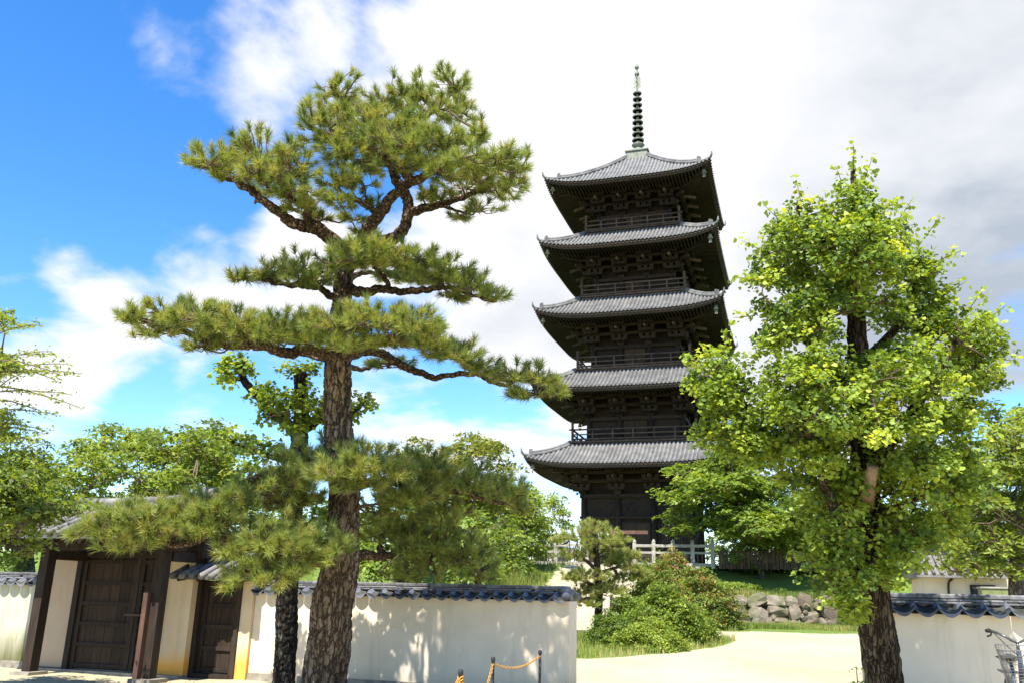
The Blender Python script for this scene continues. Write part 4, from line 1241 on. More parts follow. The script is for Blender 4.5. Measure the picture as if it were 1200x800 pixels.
class Skeleton:
    def __init__(s): s.nodes = []; s.segP = []; s.segR = []; s.main = []
    def limb(s, P, r0, r1, m=6, wob=.0):
        P = spline(P, m)
        if wob: P[1:-1] += rng.normal(0, wob, P[1:-1].shape)
        s.main.append((P, np.linspace(r0, r1, len(P)))); s.nodes += list(P); return P
    def nearest(s, p, up=.6):
        Nn = np.array(s.nodes); d = p - Nn; q = np.linalg.norm(d, axis=1) + up * np.clip(-d[:, 2], 0, None); return Nn[q.argmin()]
    def sub(s, a, b_, r0, r1, bend=.15, m=5):
        tt_ = np.linspace(0, 1, m)[:, None]; d = b_ - a; ln = np.linalg.norm(d); off = rng.normal(0, bend * ln * .5, 3); off[2] -= bend * ln * .5
        P = a + d * tt_ + off * (tt_ * (1 - tt_) * 4) + rng.normal(0, .03 * ln, (m, 3)) * (tt_ * (1 - tt_) * 4)
        s.segP.append(P); s.segR.append(np.linspace(r0, r1, m)); return P


def grow(sk, pads, per_sub=9, r_sub=.022, flat=.55, up=.6, tip_r=.005):
    """fill the pads with branchlets; returns tips and their directions"""
    tips, axes = [], []
    for (C, a, b_, c, n) in pads:
        ns = max(2, int(n / per_sub)); q = ball(ns, .6) * .62; q[:, 1] = q[:, 1] * .5 - .22
        subs = []
        for k in q:
            tgt = C + a * k[0] + b_ * k[1] + c * k[2]; s0 = sk.nearest(tgt, up); ln = np.linalg.norm(tgt - s0)
            subs += list(sk.sub(s0, tgt, min(.012 + .02 * ln, r_sub * 1.6), r_sub * .45, .22))[1:]
        subs = np.array(subs); sk.nodes += list(subs[::2])
        q = ball(n, .38); q[:, 1] = np.where(q[:, 1] < 0, q[:, 1] * flat, q[:, 1])
        T_ = C + q[:, :1] * a + q[:, 1:2] * b_ + q[:, 2:] * c
        for p_, qq in zip(T_, q):
            d = np.linalg.norm(subs - p_ - np.array([0, 0, .1]), axis=1); s0 = subs[d.argmin()]
            P = sk.sub(s0, p_, tip_r * 1.8, tip_r, .12, 4)
            ax = unit(P[-1] - P[-2]) * .6 + unit(a * qq[0] + b_ * qq[1] * 1.4 + c * qq[2] + 1e-6) * .5 + np.array([0, 0, .55])
            tips.append(p_); axes.append(unit(ax))
    return np.array(tips), np.array(axes)


def skeleton_meshes(sk, parent, mat_main, mat_twig, n=10, bark=None):
    for P, r_ in sk.main:
        if bark:
            V, Fc = bark_tube(P, r_, bark[0], bark[1] * min(1, r_[0] / .12), 20, 7, .03); b = MB(); b.add(V, Fc)
        else:
            b = MB(); b.tube(P, r_, n)
        b.build('limb', mat_main, parent, True)
    for m_ in (4, 5):
        Ps = [p for p in sk.segP if len(p) == m_]
        if Ps:
            Rs = [r_ for r_ in sk.segR if len(r_) == m_]
            V, Fc = twig_mesh(np.array(Ps), np.array(Rs), 5 if m_ == 5 else 3)
            big_mesh('branchlets' if m_ == 5 else 'twigs', V, Fc, mat_twig, parent, None, True, True)


def needle_mesh(tips, axes, n_per, ln, wd, spread=.95, tint_c=.45, tint_s=.16):
    n = len(tips); T_ = np.repeat(tips, n_per, 0); A = np.repeat(axes, n_per, 0); k = len(T_)
    d = unit(A + unit(rng.normal(size=(k, 3))) * spread * rng.uniform(.55, 1.1, (k, 1)))
    T_ = T_ - A * rng.uniform(0, .11, (k, 1)) * (ln / .15)
    lnv = ln * rng.uniform(.7, 1.12, (k, 1)); sd_ = unit(np.cross(d, rng.normal(size=(k, 3)))) * wd
    E_ = T_ + d * lnv; E_[:, 2] -= .05 * lnv[:, 0]
    V = np.stack([T_ - sd_, T_ + sd_, E_], 1).reshape(-1, 3)
    tb = np.repeat(np.clip(rng.normal(tint_c, tint_s, n), 0, 1), n_per); tn = np.clip(tb + rng.normal(0, .09, k), 0, .78)
    brown = rng.random(k) < .012; tn[brown] = 1.
    return V, np.arange(k * 3).reshape(k, 3), np.repeat(tn, 3)


def leaf_mesh(C, Nn, size, shape='oval', tint=None):
    n = len(C); Nn = unit(Nn); x = unit(np.cross(Nn, rng.normal(size=(n, 3)))); y = np.cross(Nn, x); s_ = size[:, None, None]
    if shape == 'fan':
        L2 = np.array([[0, -.5, 0], [.5, .14, .1], [.22, .46, .0], [-.22, .46, .0], [-.5, .14, .1]])
    elif shape == 'star':     # pointed palmate leaf
        L2 = np.array([[0, -.45, 0], [.5, -.1, -.06], [.18, .1, .05], [0, .62, -.08], [-.18, .1, .05], [-.5, -.1, -.06]])
    else:
        L2 = np.array([[0, -.5, .0], [.27, -.05, .06], [0, .52, -.08], [-.27, -.05, .06]])
    m_ = len(L2)
    V = C[:, None, :] + s_ * (L2[None, :, :1] * x[:, None] + L2[None, :, 1:2] * y[:, None] + L2[None, :, 2:] * Nn[:, None])
    return V.reshape(-1, 3), np.arange(n * m_).reshape(n, m_), np.repeat(tint, m_)


def spray_leaves(tips, axes, per, rad, size, shape, flat=.35, tc=.45, ts=.2, jit=.7, up=.8):
    n = len(tips); T_ = np.repeat(tips, per, 0); A = np.repeat(axes, per, 0); k = len(T_)
    q = unit(rng.normal(size=(k, 3))) * rng.uniform(.15, 1, (k, 1)) ** .6 * rad
    nrm = unit(A * .5 + np.array([0, 0, up])); q -= nrm * (q * nrm).sum(1, keepdims=True) * (1 - flat)
    C = T_ + q; C[:, 2] -= .25 * (q ** 2).sum(1) / rad
    Nn = unit(nrm + rng.normal(0, jit * .6, (k, 3)))
    tb = np.repeat(np.clip(rng.normal(tc, ts, n), 0, 1), per); tn = np.clip(tb + rng.normal(0, .13, k), 0, 1)
    return leaf_mesh(C, Nn, size * rng.uniform(.65, 1.25, k), shape, tn)


def to_ground(P0, drop=.1):
    return np.array([P0[0], P0[1], float(ground_h(P0[0], P0[1])) - drop])


# ---------------- the big pine
D = 12.2
PT = [(381, 802, 0), (385, 750, 0), (392, 700, 0), (399, 655, 0), (404, 600, .05), (402, 555, .08), (397, 500, .1), (395, 445, .1), (398, 400, .1), (401, 345, .12), (404, 312, .15), (412, 290, .15)]
PR = [25.5, 25, 23.5, 20.8, 17.6, 17.5, 16.3, 15.8, 14.2, 11, 10.2, 9.5]
TP = np.array([at(x, y, D + d) for x, y, d in PT]); TRd = np.array([r_ * D / FPX for r_ in PR])
base = TP[0] + (TP[0] - TP[1]) * 1.2; base[2] = -.12
TP = np.vstack([base, TP]); TRd = np.r_[TRd[0] * 1.35, TRd]
PINE = empty('pine_tree', (base[0], base[1], 0)); tag(PINE, 'tall cloud-pruned pine with thick plated trunk in front of the plaster wall', 'pine tree')
PINE.matrix_world = Matrix.Translation(PINE.location)


def under(E_, o):
    o.parent = E_; o.matrix_parent_inverse = Matrix.Translation(-Vector(E_.location)); return o


class P_:      # stand-in parent that keeps world coordinates
    pass


def wmesh(E_, name, V, Fc, mat, smooth_=True):
    b = MB(); b.add(V, Fc); o = b.build(name, mat, None, smooth_); return under(E_, o)


P2 = spline(TP, 8); R2_ = np.interp(np.linspace(0, 1, len(P2)), np.linspace(0, 1, len(TRd)), TRd)
V, Fc = bark_tube(P2, R2_, (.075, .075, .17), .036, 96, 5, .012)
wmesh(PINE, 'trunk', V, Fc, M['pine_bark'])
sk = Skeleton(); sk.nodes += list(P2[len(P2) // 4:])


def LB_(pts, r0, r1):
    return sk.limb([at(x, y, D + d) for x, y, d in pts], .84 * r0 * D / FPX, .84 * r1 * D / FPX, 6, .012)


# crown limbs
LB_([(408, 300, .15), (393, 284, 0), (372, 268, -.1), (345, 263, -.2), (327, 249, -.3), (305, 232, -.3), (280, 214, -.4), (250, 202, -.4), (232, 190, -.5)], 10.5, 2.6)
LB_([(362, 263, -.1), (357, 240, -.5), (335, 229, -.8), (318, 222, -1.), (300, 205, -1.1)], 6, 2)
LB_([(384, 278, 0), (374, 262, .5), (352, 250, .8), (330, 235, 1.)], 5, 1.8)
LB_([(410, 296, .15), (424, 280, -.1), (440, 256, -.3), (459, 231, -.4), (480, 215, -.5), (506, 203, -.7), (540, 194, -.8), (565, 188, -.9), (592, 180, -.9)], 9.5, 2.2)
LB_([(408, 296, .2), (440, 286, .5), (468, 275, .6), (477, 256, .6), (477, 234, .6), (463, 208, .5), (456, 182, .5), (462, 150, .5), (480, 125, .5), (500, 110, .4)], 10.5, 3)
LB_([(477, 250, .6), (495, 245, .6), (518, 240, .5), (545, 230, .4), (572, 219, .4), (602, 207, .3)], 7, 1.8)
LB_([(482, 212, -.5), (462, 192, -.7), (440, 178, -.8), (414, 168, -.9), (385, 158, -.9), (362, 148, -.9)], 6, 1.8)
LB_([(458, 182, .5), (440, 150, .4), (418, 128, .3), (402, 108, .2)], 6, 1.8)
LB_([(470, 140, .5), (500, 135, .9), (522, 118, 1.1), (535, 100, 1.1)], 5, 1.6)
LB_([(445, 250, -.3), (420, 236, -.7), (400, 225, -.9), (385, 215, -1.)], 4.5, 1.5)
LB_([(518, 240, .5), (535, 248, .3), (552, 252, .2)], 3, 1.2)
LB_([(456, 190, .5), (430, 195, 1.1), (405, 195, 1.4)], 5, 1.5)
LB_([(500, 204, -.7), (520, 180, -.6), (545, 165, -.4), (565, 158, -.2)], 4.5, 1.5)
# second tier
LB_([(400, 345, .1), (386, 346, -.1), (374, 337, -.3), (350, 335, -.4), (322, 331, -.5), (292, 325, -.5)], 6, 1.8)
LB_([(404, 338, .1), (430, 343, -.1), (450, 338, -.2), (470, 341, -.3), (497, 340, -.3), (522, 336, -.4), (550, 345, -.5), (582, 353, -.5)], 7, 1.8)
LB_([(455, 339, -.2), (452, 325, -.5), (438, 312, -.8), (425, 300, -.9)], 4, 1.6)
LB_([(404, 318, .1), (430, 306, -.4), (460, 300, -.6), (490, 305, -.7)], 5, 1.6)
LB_([(403, 330, .15), (420, 322, .8), (450, 318, 1.2), (490, 322, 1.3)], 5, 1.6)
# third tier
LB_([(393, 416, .05), (362, 410, -.3), (335, 414, -.5), (305, 404, -.7), (275, 405, -.8), (245, 400, -.9), (215, 388, -.9), (185, 383, -1.), (160, 372, -1.)], 8.5, 2)
LB_([(398, 418, .1), (420, 406, -.5), (445, 398, -.9), (475, 398, -1.2), (505, 405, -1.3)], 8, 1.8)
LB_([(398, 420, .1), (425, 412, .3), (448, 414, .3), (463, 422, .2), (480, 432, .2), (505, 440, .1), (526, 440, .1), (548, 437, 0), (580, 447, 0), (612, 459, -.1), (648, 463, -.1)], 7, 1.8)
LB_([(400, 425, .1), (420, 432, .8), (440, 428, 1.2), (470, 425, 1.4)], 4.5, 1.5)
LB_([(392, 418, .1), (375, 420, .9), (345, 412, 1.3), (315, 405, 1.5)], 5, 1.6)
LB_([(500, 405, -1.2), (530, 415, -.9), (555, 425, -.7)], 3, 1.3)
# low tiers
LB_([(399, 560, 0), (375, 545, -.3), (350, 544, -.4), (330, 553, -.5), (300, 560, -.6), (268, 575, -.7), (240, 585, -.8)], 7.5, 2)
LB_([(404, 565, .05), (420, 552, -.6), (440, 545, -.9), (455, 545, -1.)], 5, 1.8)
LB_([(404, 575, .1), (440, 565, .5), (485, 568, .8), (530, 575, 1.), (580, 588, 1.2), (615, 592, 1.2)], 7, 1.8)
LB_([(399, 655, 0), (425, 650, .3), (448, 652, .6), (480, 640, .9), (520, 650, 1.1), (555, 660, 1.2)], 8, 1.8)
LB_([(398, 662, -.1), (360, 655, -.5), (325, 650, -.7), (295, 655, -.8), (272, 645, -.9), (250, 625, -1.), (222, 636, -1.1), (182, 636, -1.2), (130, 622, -1.3), (105, 618, -1.3)], 8, 2)
LB_([(325, 650, -.7), (318, 662, -1.), (305, 668, -1.2), (285, 668, -1.3)], 4, 1.6)
LB_([(250, 627, -1.), (235, 607, -.8), (215, 600, -.7), (190, 600, -.7)], 4, 1.5)
LB_([(448, 652, .6), (445, 640, .9)], 7, 4)
pads_px = [
    # crown
    (402, 106, 36, 20, .1, .6), (440, 118, 32, 18, .4, .6), (480, 106, 34, 18, .5, .7), (528, 102, 30, 22, 1., .6), (545, 130, 18, 22, .8, .5), (508, 130, 36, 20, .3, .8),
    (372, 136, 24, 18, -.7, .6), (385, 160, 36, 20, -.8, .7), (425, 146, 42, 22, -.5, .9), (450, 165, 40, 20, -.9, .7), (405, 182, 38, 18, -.7, .8), (478, 152, 40, 20, -.4, .9),
    (520, 166, 44, 18, -.6, .9), (560, 160, 26, 18, -.2, .6), (585, 190, 32, 20, -.7, .7), (550, 187, 34, 16, -1., .6), (607, 192, 17, 22, -.6, .5), (590, 222, 28, 18, .3, .6), (548, 218, 32, 16, .4, .6), (565, 243, 30, 9, .3, .4), (538, 252, 18, 7, .2, .3),
    (236, 186, 18, 20, -.5, .5), (262, 190, 34, 22, -.5, .7), (300, 175, 36, 24, -.8, .7), (318, 205, 36, 18, -1., .7), (345, 196, 34, 22, -.6, .8), (338, 222, 26, 14, -.9, .6), (360, 225, 28, 16, .5, .7),
    (392, 212, 26, 14, -.9, .6), (430, 195, 34, 14, .8, .7), (372, 252, 22, 10, .7, .5), (400, 236, 22, 12, -.8, .5), (465, 195, 30, 12, -.7, .6), (500, 190, 36, 12, -.8, .6), (425, 270, 18, 8, .2, .4),
    (300, 203, 36, 14, -.8, .6), (268, 207, 22, 9, -.5, .4), (350, 240, 22, 10, -.5, .5), (420, 214, 26, 12, -.6, .6), (440, 236, 18, 8, -.2, .4), (522, 204, 32, 12, -.8, .6), (482, 176, 36, 15, -.9, .7), (560, 206, 32, 12, -.5, .6), (602, 214, 18, 12, -.3, .5), (410, 254, 18, 7, .6, .4), (500, 226, 22, 9, .5, .5), (302, 224, 16, 7, .3, .4), (520, 232, 20, 8, .4, .4), (455, 140, 40, 18, 1., .8), (400, 135, 30, 16, .5, .7), (340, 178, 22, 14, -.4, .5),
    # second tier
    (288, 323, 24, 11, -.5, .45), (318, 318, 28, 18, -.5, .5), (345, 312, 24, 22, .2, .5), (362, 325, 30, 16, -.6, .6), (400, 304, 34, 18, -.7, .7), (440, 300, 44, 22, -.8, .8), (480, 304, 40, 20, -.7, .7), (520, 318, 36, 22, -.4, .7), (500, 325, 40, 14, .8, .6), (552, 332, 30, 20, -.5, .6), (578, 345, 20, 12, -.5, .45), (535, 348, 24, 8, -.4, .4), (460, 322, 30, 10, 1.1, .5),
    # third tier
    (165, 370, 26, 14, -1., .6), (195, 366, 32, 18, -.9, .7), (180, 388, 28, 11, -1.1, .5), (232, 372, 40, 22, -1., .8), (268, 380, 36, 22, -1., .8), (300, 388, 40, 20, -.9, .8), (250, 402, 36, 14, -.9, .6), (340, 385, 40, 22, -.9, .8), (320, 395, 36, 12, 1.3, .6), (370, 392, 36, 18, -.8, .7),
    (400, 378, 44, 20, -1., .8), (440, 372, 46, 20, -1.1, .9), (485, 380, 44, 20, -1.2, .9), (505, 400, 26, 16, -1.2, .6), (455, 398, 50, 14, -.9, .8), (410, 402, 34, 10, -1.1, .6), (520, 412, 32, 16, -.8, .6), (545, 412, 24, 16, -.6, .5), (560, 428, 30, 14, -.3, .6), (600, 437, 32, 14, -.1, .6), (632, 440, 26, 14, -.1, .6), (650, 455, 14, 14, -.1, .5), (615, 460, 28, 8, -.1, .5), (465, 426, 28, 8, 1.3, .5), (445, 425, 16, 7, 1.3, .4),
    # low tiers
    (395, 545, 40, 20, -.9, .7), (430, 540, 36, 22, -1., .7), (415, 565, 36, 14, -1., .5), (460, 548, 30, 16, -.8, .6), (352, 530, 28, 14, -.2, .6), (390, 518, 22, 12, .6, .5), (335, 560, 34, 18, -.6, .7), (300, 575, 34, 18, -.7, .7), (265, 588, 32, 18, -.8, .6), (345, 585, 36, 16, -.3, .7),
    (500, 545, 44, 20, .8, .8), (545, 562, 40, 20, 1., .8), (590, 575, 34, 16, 1.2, .7), (610, 590, 18, 12, 1.2, .5), (480, 575, 46, 20, .4, .8), (520, 600, 40, 16, 1., .7), (450, 590, 32, 18, .6, .6), (490, 630, 46, 22, .9, .8), (540, 645, 40, 20, 1.2, .7), (565, 668, 22, 12, 1.2, .5), (500, 665, 44, 14, 1., .7), (450, 620, 28, 16, .8, .6),
    (110, 618, 24, 14, -1.3, .5), (140, 610, 34, 20, -1.3, .7), (180, 605, 38, 22, -1.2, .8), (215, 612, 36, 22, -1., .8), (160, 632, 40, 12, -1.3, .6), (225, 590, 30, 16, -.8, .6), (250, 610, 34, 20, -1., .7),
    (330, 625, 40, 22, -1., .8), (370, 635, 34, 20, -1.1, .6), (290, 635, 36, 18, -.9, .7), (395, 645, 24, 16, -1.1, .5), (295, 668, 36, 14, -1.3, .6), (335, 672, 28, 14, -1.3, .6), (275, 678, 16, 10, -1.3, .4), (355, 655, 36, 12, -1.1, .6)]
pads = []
for (x, y, rx, ry, dd, rd) in pads_px:
    C, a, b_, c = pxpad(D, x, y, rx * 1.04, ry * (1.12 if y < 262 else 1.22), dd, rd); pads.append((C, a, b_, c, int(7 + (.040 if y < 262 else .052 if y < 500 else .066) * rx * ry * (rd / .6))))
tips, axes = grow(sk, pads, 8, .022, .5)
PT_TIPS = tips
CR = empty('crown', PINE.location); under(PINE, CR)


def under2(E_, fn):
    before = set(o.name for o in COL.objects); fn()
    for o in list(COL.objects):
        if o.name not in before and o.parent is None: under(E_, o)


def crown_meshes(E_, sk, mat_main, mat_twig, bark=None):
    under2(E_, lambda: skeleton_meshes(sk, None, mat_main, mat_twig, 8, bark))


bpy.data.objects.remove(CR)
crown_meshes(PINE, sk, M['pine_branch'], M['twig'], ((.07, .07, .07), .03))
V, Fc, tn = needle_mesh(tips, axes, 78, .150, .0044, 1.0, .5, .22)
under(PINE, big_mesh('crown', V, Fc, M['needle'], None, tn))


# ---------------- broadleaf trees
def broadleaf(name, label, cat, D, trunk, limbs, pads_px, mat, leaf, size, per, rad, bark='grey_bark', dens=1., group=None, shape_kw=None, ground=True, per_sub=8, trunk_bark=None, tip_r=.004, cr=1.):
    P = np.array([at(x, y, D + dd) for x, y, dd, r_ in trunk]); Rr = np.array([r_ * D / FPX for *_, r_ in trunk])
    if ground:
        b0 = to_ground(P[0] + np.array([0, 0, 0])); P = np.vstack([b0, P]) if P[0][2] - b0[2] > .15 else P; Rr = np.r_[Rr[0] * 1.12, Rr] if len(P) > len(Rr) else Rr
    E_ = empty(name, (P[0][0], P[0][1], P[0][2] + .1)); tag(E_, label, cat, group)
    Q = spline(P, 6); RQ = np.interp(np.linspace(0, 1, len(Q)), np.linspace(0, 1, len(Rr)), Rr)
    if trunk_bark:
        V, Fc = bark_tube(Q, RQ, *trunk_bark); wmesh(E_, 'trunk', V, Fc, M[bark])
    else:
        b = MB(); b.tube(Q, RQ, 10); under(E_, b.build('trunk', M[bark], None, True))
    sk = Skeleton(); sk.nodes += list(Q[len(Q) // 3:])
    for pts, r0, r1 in limbs: sk.limb([at(x, y, D + dd) for x, y, dd in pts], r0 * D / FPX, r1 * D / FPX, 5, .01 * D / 12)
    pads = []
    for (x, y, rx, ry, dd, rd) in pads_px:
        C, a, b_, c = pxpad(D, x, y, rx, ry, dd, rd)
        n = int((5 + dens * 4 * np.linalg.norm(a) * np.linalg.norm(b_) * (.5 + rd) / (rad * rad)) * 1.0); pads.append((C, a, b_, c, n))
    tips, axes = grow(sk, pads, per_sub, .012 * min(D, 16) / 10 * .8, .7, .6, tip_r)
    crown_meshes(E_, sk, M[bark], M['twig'])
    kw = dict(flat=.4, tc=.45, ts=.2, jit=.75, up=.8); kw.update(shape_kw or {})
    V, Fc, tn = spray_leaves(tips, axes, per, rad, size, leaf, **kw)
    under(E_, big_mesh('crown', V, Fc, M[mat], None, tn))
    return E_, tips, len(Fc)


cnt = {}
G_limbs = [([(1020, 650, 0), (985, 610, -.3), (965, 560, -.5), (950, 510, -.6)], 8, 3), ([(1014, 580, 0), (960, 520, -.1), (905, 490, 0), (860, 470, .1), (842, 440, .2)], 8, 2.5), ([(1012, 560, 0), (1050, 510, -.3), (1085, 460, -.3), (1120, 400, -.2)], 9, 3),
           ([(1012, 540, 0), (1000, 480, -.5), (985, 430, -.7)], 7, 3), ([(1008, 470, 0), (970, 430, .1), (935, 390, 0), (915, 370, -.1)], 7, 2.5), ([(1006, 430, 0), (1045, 390, .2), (1070, 350, .2), (1075, 310, .2)], 7, 2.5),
           ([(1004, 350, 0), (970, 310, 0), (940, 280, 0), (935, 240, 0)], 5, 2), ([(1004, 330, 0), (1030, 300, -.2), (1040, 275, -.2)], 5, 2), ([(1016, 610, 0), (1060, 590, -.4), (1100, 565, -.4)], 6, 2.5), ([(1020, 660, 0), (1000, 670, -.5), (975, 690, -.6)], 4, 2), ([(1018, 640, 0), (1050, 640, -.5), (1075, 640, -.5)], 4, 2), ([(1010, 500, 0), (1040, 470, .7), (1090, 450, .9), (1140, 420, .8)], 6, 2)]
G_pads = [(1003, 225, 18, 26, 0, .3), (995, 258, 52, 26, 0, .5), (938, 258, 28, 24, 0, .4), (925, 290, 38, 26, 0, .5), (960, 288, 40, 24, -.3, .5), (1030, 285, 40, 26, -.2, .5), (1065, 305, 34, 32, .2, .5), (905, 322, 26, 22, 0, .4), (945, 320, 44, 18, .2, .5), (1015, 318, 50, 20, .1, .5), (1085, 335, 22, 26, .2, .4),
          (930, 362, 42, 28, -.1, .6), (912, 390, 30, 26, -.1, .5), (955, 385, 34, 26, -.3, .5), (1060, 372, 40, 22, .1, .5), (1085, 360, 26, 24, .3, .4), (1115, 385, 38, 28, -.1, .6), (1148, 405, 26, 34, .2, .5), (1120, 430, 40, 30, .1, .6), (1150, 445, 20, 22, .4, .4),
          (840, 430, 32, 26, .2, .5), (858, 455, 34, 28, .1, .5), (825, 462, 20, 26, .2, .4), (850, 492, 34, 28, .1, .5), (880, 505, 32, 24, 0, .5), (862, 522, 28, 18, .1, .4), (892, 532, 32, 20, 0, .4), (835, 505, 20, 16, .2, .4),
          (935, 440, 42, 26, -.6, .5), (980, 450, 46, 28, -.8, .6), (1030, 440, 46, 30, -.8, .6), (1075, 450, 44, 30, -.6, .6), (915, 470, 36, 26, -.4, .5), (955, 485, 44, 28, -.8, .6), (1005, 495, 46, 28, -.9, .6), (1055, 490, 44, 28, -.7, .6), (1100, 485, 40, 30, -.3, .6), (1135, 480, 26, 22, 0, .5),
          (925, 515, 38, 24, -.3, .5), (965, 530, 40, 24, -.6, .5), (985, 555, 30, 22, -.4, .5), (1070, 535, 44, 26, -.6, .6), (1110, 530, 38, 26, -.2, .5), (945, 560, 36, 22, -.1, .5), (1060, 575, 44, 26, -.5, .6), (1105, 575, 38, 26, -.2, .5), (975, 595, 36, 24, -.3, .5), (1135, 560, 24, 24, .2, .5),
          (985, 635, 38, 24, -.5, .5), (1065, 615, 42, 24, -.4, .5), (1110, 615, 26, 22, -.1, .5), (960, 660, 24, 18, -.5, .4), (995, 668, 30, 20, -.6, .4), (1060, 645, 34, 20, -.5, .4), (988, 695, 26, 20, -.6, .4), (1000, 715, 16, 12, -.6, .3), (1045, 670, 18, 12, -.5, .3), (1000, 575, 26, 30, .5, .5), (1040, 540, 40, 30, .6, .6), (960, 500, 40, 40, .6, .6), (1040, 620, 30, 30, .6, .5), (985, 345, 34, 22, -.4, .4), (1025, 350, 30, 22, -.4, .4), (1000, 305, 40, 26, -.5, .4), (990, 275, 36, 20, -.4, .4), (960, 345, 30, 20, -.1, .4), (965, 420, 30, 20, -.6, .4), (1070, 410, 34, 22, -.4, .5)]
GK, gt, nl = broadleaf('ginkgo_tree', 'tall pruned ginkgo with bright fan leaves and a sawn limb, before the tiled wall', 'ginkgo tree', 8.9,
                   [(1035, 802, 0, 20.5), (1029, 750, 0, 20), (1023, 690, 0, 18.5), (1019, 640, 0, 17), (1015, 590, 0, 15), (1012, 540, 0, 13), (1008, 470, 0, 12), (1005, 400, 0, 10), (1003, 320, 0, 7), (1002, 255, 0, 3.5), (1000, 200, 0, 1.5)],
                   G_limbs, G_pads, 'ginkgo', 'fan', .049, 36, .13, 'ginkgo_bark', 1.35, None, dict(flat=.8, jit=.95, tc=.41, ts=.22), True, 8, ((.055, .055, .5), .03, 90, 5, .014, .6))
cnt['ginkgo'] = nl
# upright shoots with leaves that break the outline
sh0 = []
for (x, y, dx, dy, ln) in [(1000, 215, 0, -1, 45), (1003, 240, .35, -1, 55), (995, 235, -.4, -1, 40), (940, 245, -.2, -1, 34), (925, 270, -.8, -.8, 40), (905, 300, -1, -.5, 36), (1020, 250, .9, -.45, 40), (1045, 270, .6, -.9, 40), (1075, 290, .6, -.8, 46), (1090, 310, .9, -.4, 40), (890, 330, -1, -.2, 30), (1100, 350, .8, -.5, 40), (1130, 370, .6, -.8, 40), (1150, 380, .8, -.6, 36), (1165, 420, 1, .1, 26), (820, 430, -.8, -.5, 24), (850, 410, .1, -1, 24), (885, 370, -1, .1, 26), (900, 410, -.8, .3, 26), (960, 620, -1, -.3, 40), (955, 650, -1, .1, 30), (1110, 600, 1, 0, 30), (1140, 520, 1, -.2, 26), (970, 260, -.2, -1, 30), (1060, 280, .1, -1, 30)]:
    a = at(x, y, 8.9 + rng.normal(0, .15)); e = at(x + dx * ln, y + dy * ln, 8.9 + rng.normal(0, .25)); sh0.append((a, e))
C, Nn, Ps = [], [], []
for a, e in sh0:
    P = np.array([a, a * .5 + e * .5 + [0, 0, -.02], e]); Ps.append(np.array([a, a * .66 + e * .34, a * .33 + e * .67, e]))
    for q in np.linspace(.1, 1, 15):
        p = a + (e - a) * q
        for _ in range(2): o_ = rng.normal(0, .035, 3); C.append(p + o_); Nn.append(unit(o_ + rng.normal(0, .03, 3) + [0, 0, .05]))
C = np.array(C); V, Fc, tn = leaf_mesh(C, np.array(Nn), .056 * rng.uniform(.6, 1.2, len(C)), 'fan', np.clip(rng.normal(.6, .15, len(C)), 0, 1))
under(GK, big_mesh('shoot_leaves', V, Fc, M['ginkgo'], None, tn))
V, Fc = twig_mesh(np.array(Ps), np.tile(np.array([.006, .005, .004, .002]), (len(Ps), 1)), 4); under(GK, big_mesh('shoots', V, Fc, M['twig'], None, None, True, True))
b = MB(); b.tube([at(1017, 596, 8.88), at(1017, 580, 8.4), at(1020, 562, 8.15), at(1023, 546, 8.1)], [.066, .062, .054, .05], 14); o = under(GK, b.build('sawn_limb', M['sawn'], None, True)); o['label'] = 'freshly sawn orange-brown limb stub'

# pruned ginkgo with dark trunk beside the pine
E2, _, nl = broadleaf('ginkgo_tree', 'slim dark-trunked ginkgo with cropped leafy limbs, standing just behind the big pine', 'ginkgo tree', 13.4,
          [(333, 802, 0, 12.5), (335, 750, 0, 12.5), (337, 700, 0, 12), (341, 640, 0, 11), (347, 560, 0, 10), (352, 510, 0, 9.5), (353, 470, 0, 8), (352, 430, 0, 7)],
          [([(350, 515, 0), (335, 495, 0), (318, 482, -.1), (300, 462, -.1), (287, 445, -.1), (280, 425, -.1)], 7, 4), ([(352, 505, 0), (370, 495, .1), (385, 485, .2), (420, 478, .3)], 6, 3), ([(348, 545, 0), (320, 535, .3), (290, 525, .5), (268, 515, .5)], 4, 2)],
          [(262, 428, 18, 12, -.1, .3), (282, 428, 18, 18, -.1, .3), (270, 440, 18, 10, -.2, .3), (305, 460, 22, 16, -.2, .4), (330, 470, 26, 16, -.3, .4), (320, 485, 22, 14, .1, .3), (355, 470, 28, 22, -.3, .4), (380, 480, 28, 20, 0, .4), (350, 495, 26, 14, -.3, .4), (425, 472, 16, 14, .3, .3), (415, 485, 16, 12, .3, .3), (352, 432, 24, 10, 0, .3), (290, 520, 24, 14, .5, .4), (265, 510, 18, 12, .5, .3), (315, 530, 22, 14, .3, .4),
           (385, 600, 24, 18, .6, .4), (345, 615, 24, 16, .5, .4), (360, 640, 26, 16, .6, .4), (430, 610, 16, 14, .7, .4)],
          'ginkgo', 'fan', .075, 13, .14, 'dark_bark', 1.25, None, dict(flat=.75, jit=.95, tc=.4), True, 8, ((.07, .07, .12), .03, 48, 9, .018))
cnt['ginkgo2'] = nl


def random_pads(lobes, n, k=.42, rd=.9):
    out = []; w_ = np.array([l[2] * l[3] for l in lobes], float); w_ /= w_.sum()
    for _ in range(n):
        x, y, rx, ry, dd, r0 = lobes[rng.choice(len(lobes), p=w_)]
        q = ball(1, .45)[0]; s_ = rng.uniform(.7, 1.15) * k; m_ = math.sqrt(rx * ry)
        out.append((x + q[0] * rx * .85, y - q[1] * ry * .85, m_ * s_ * 1.15, m_ * s_ * .62, dd + q[2] * r0, rd * .5))
    return out


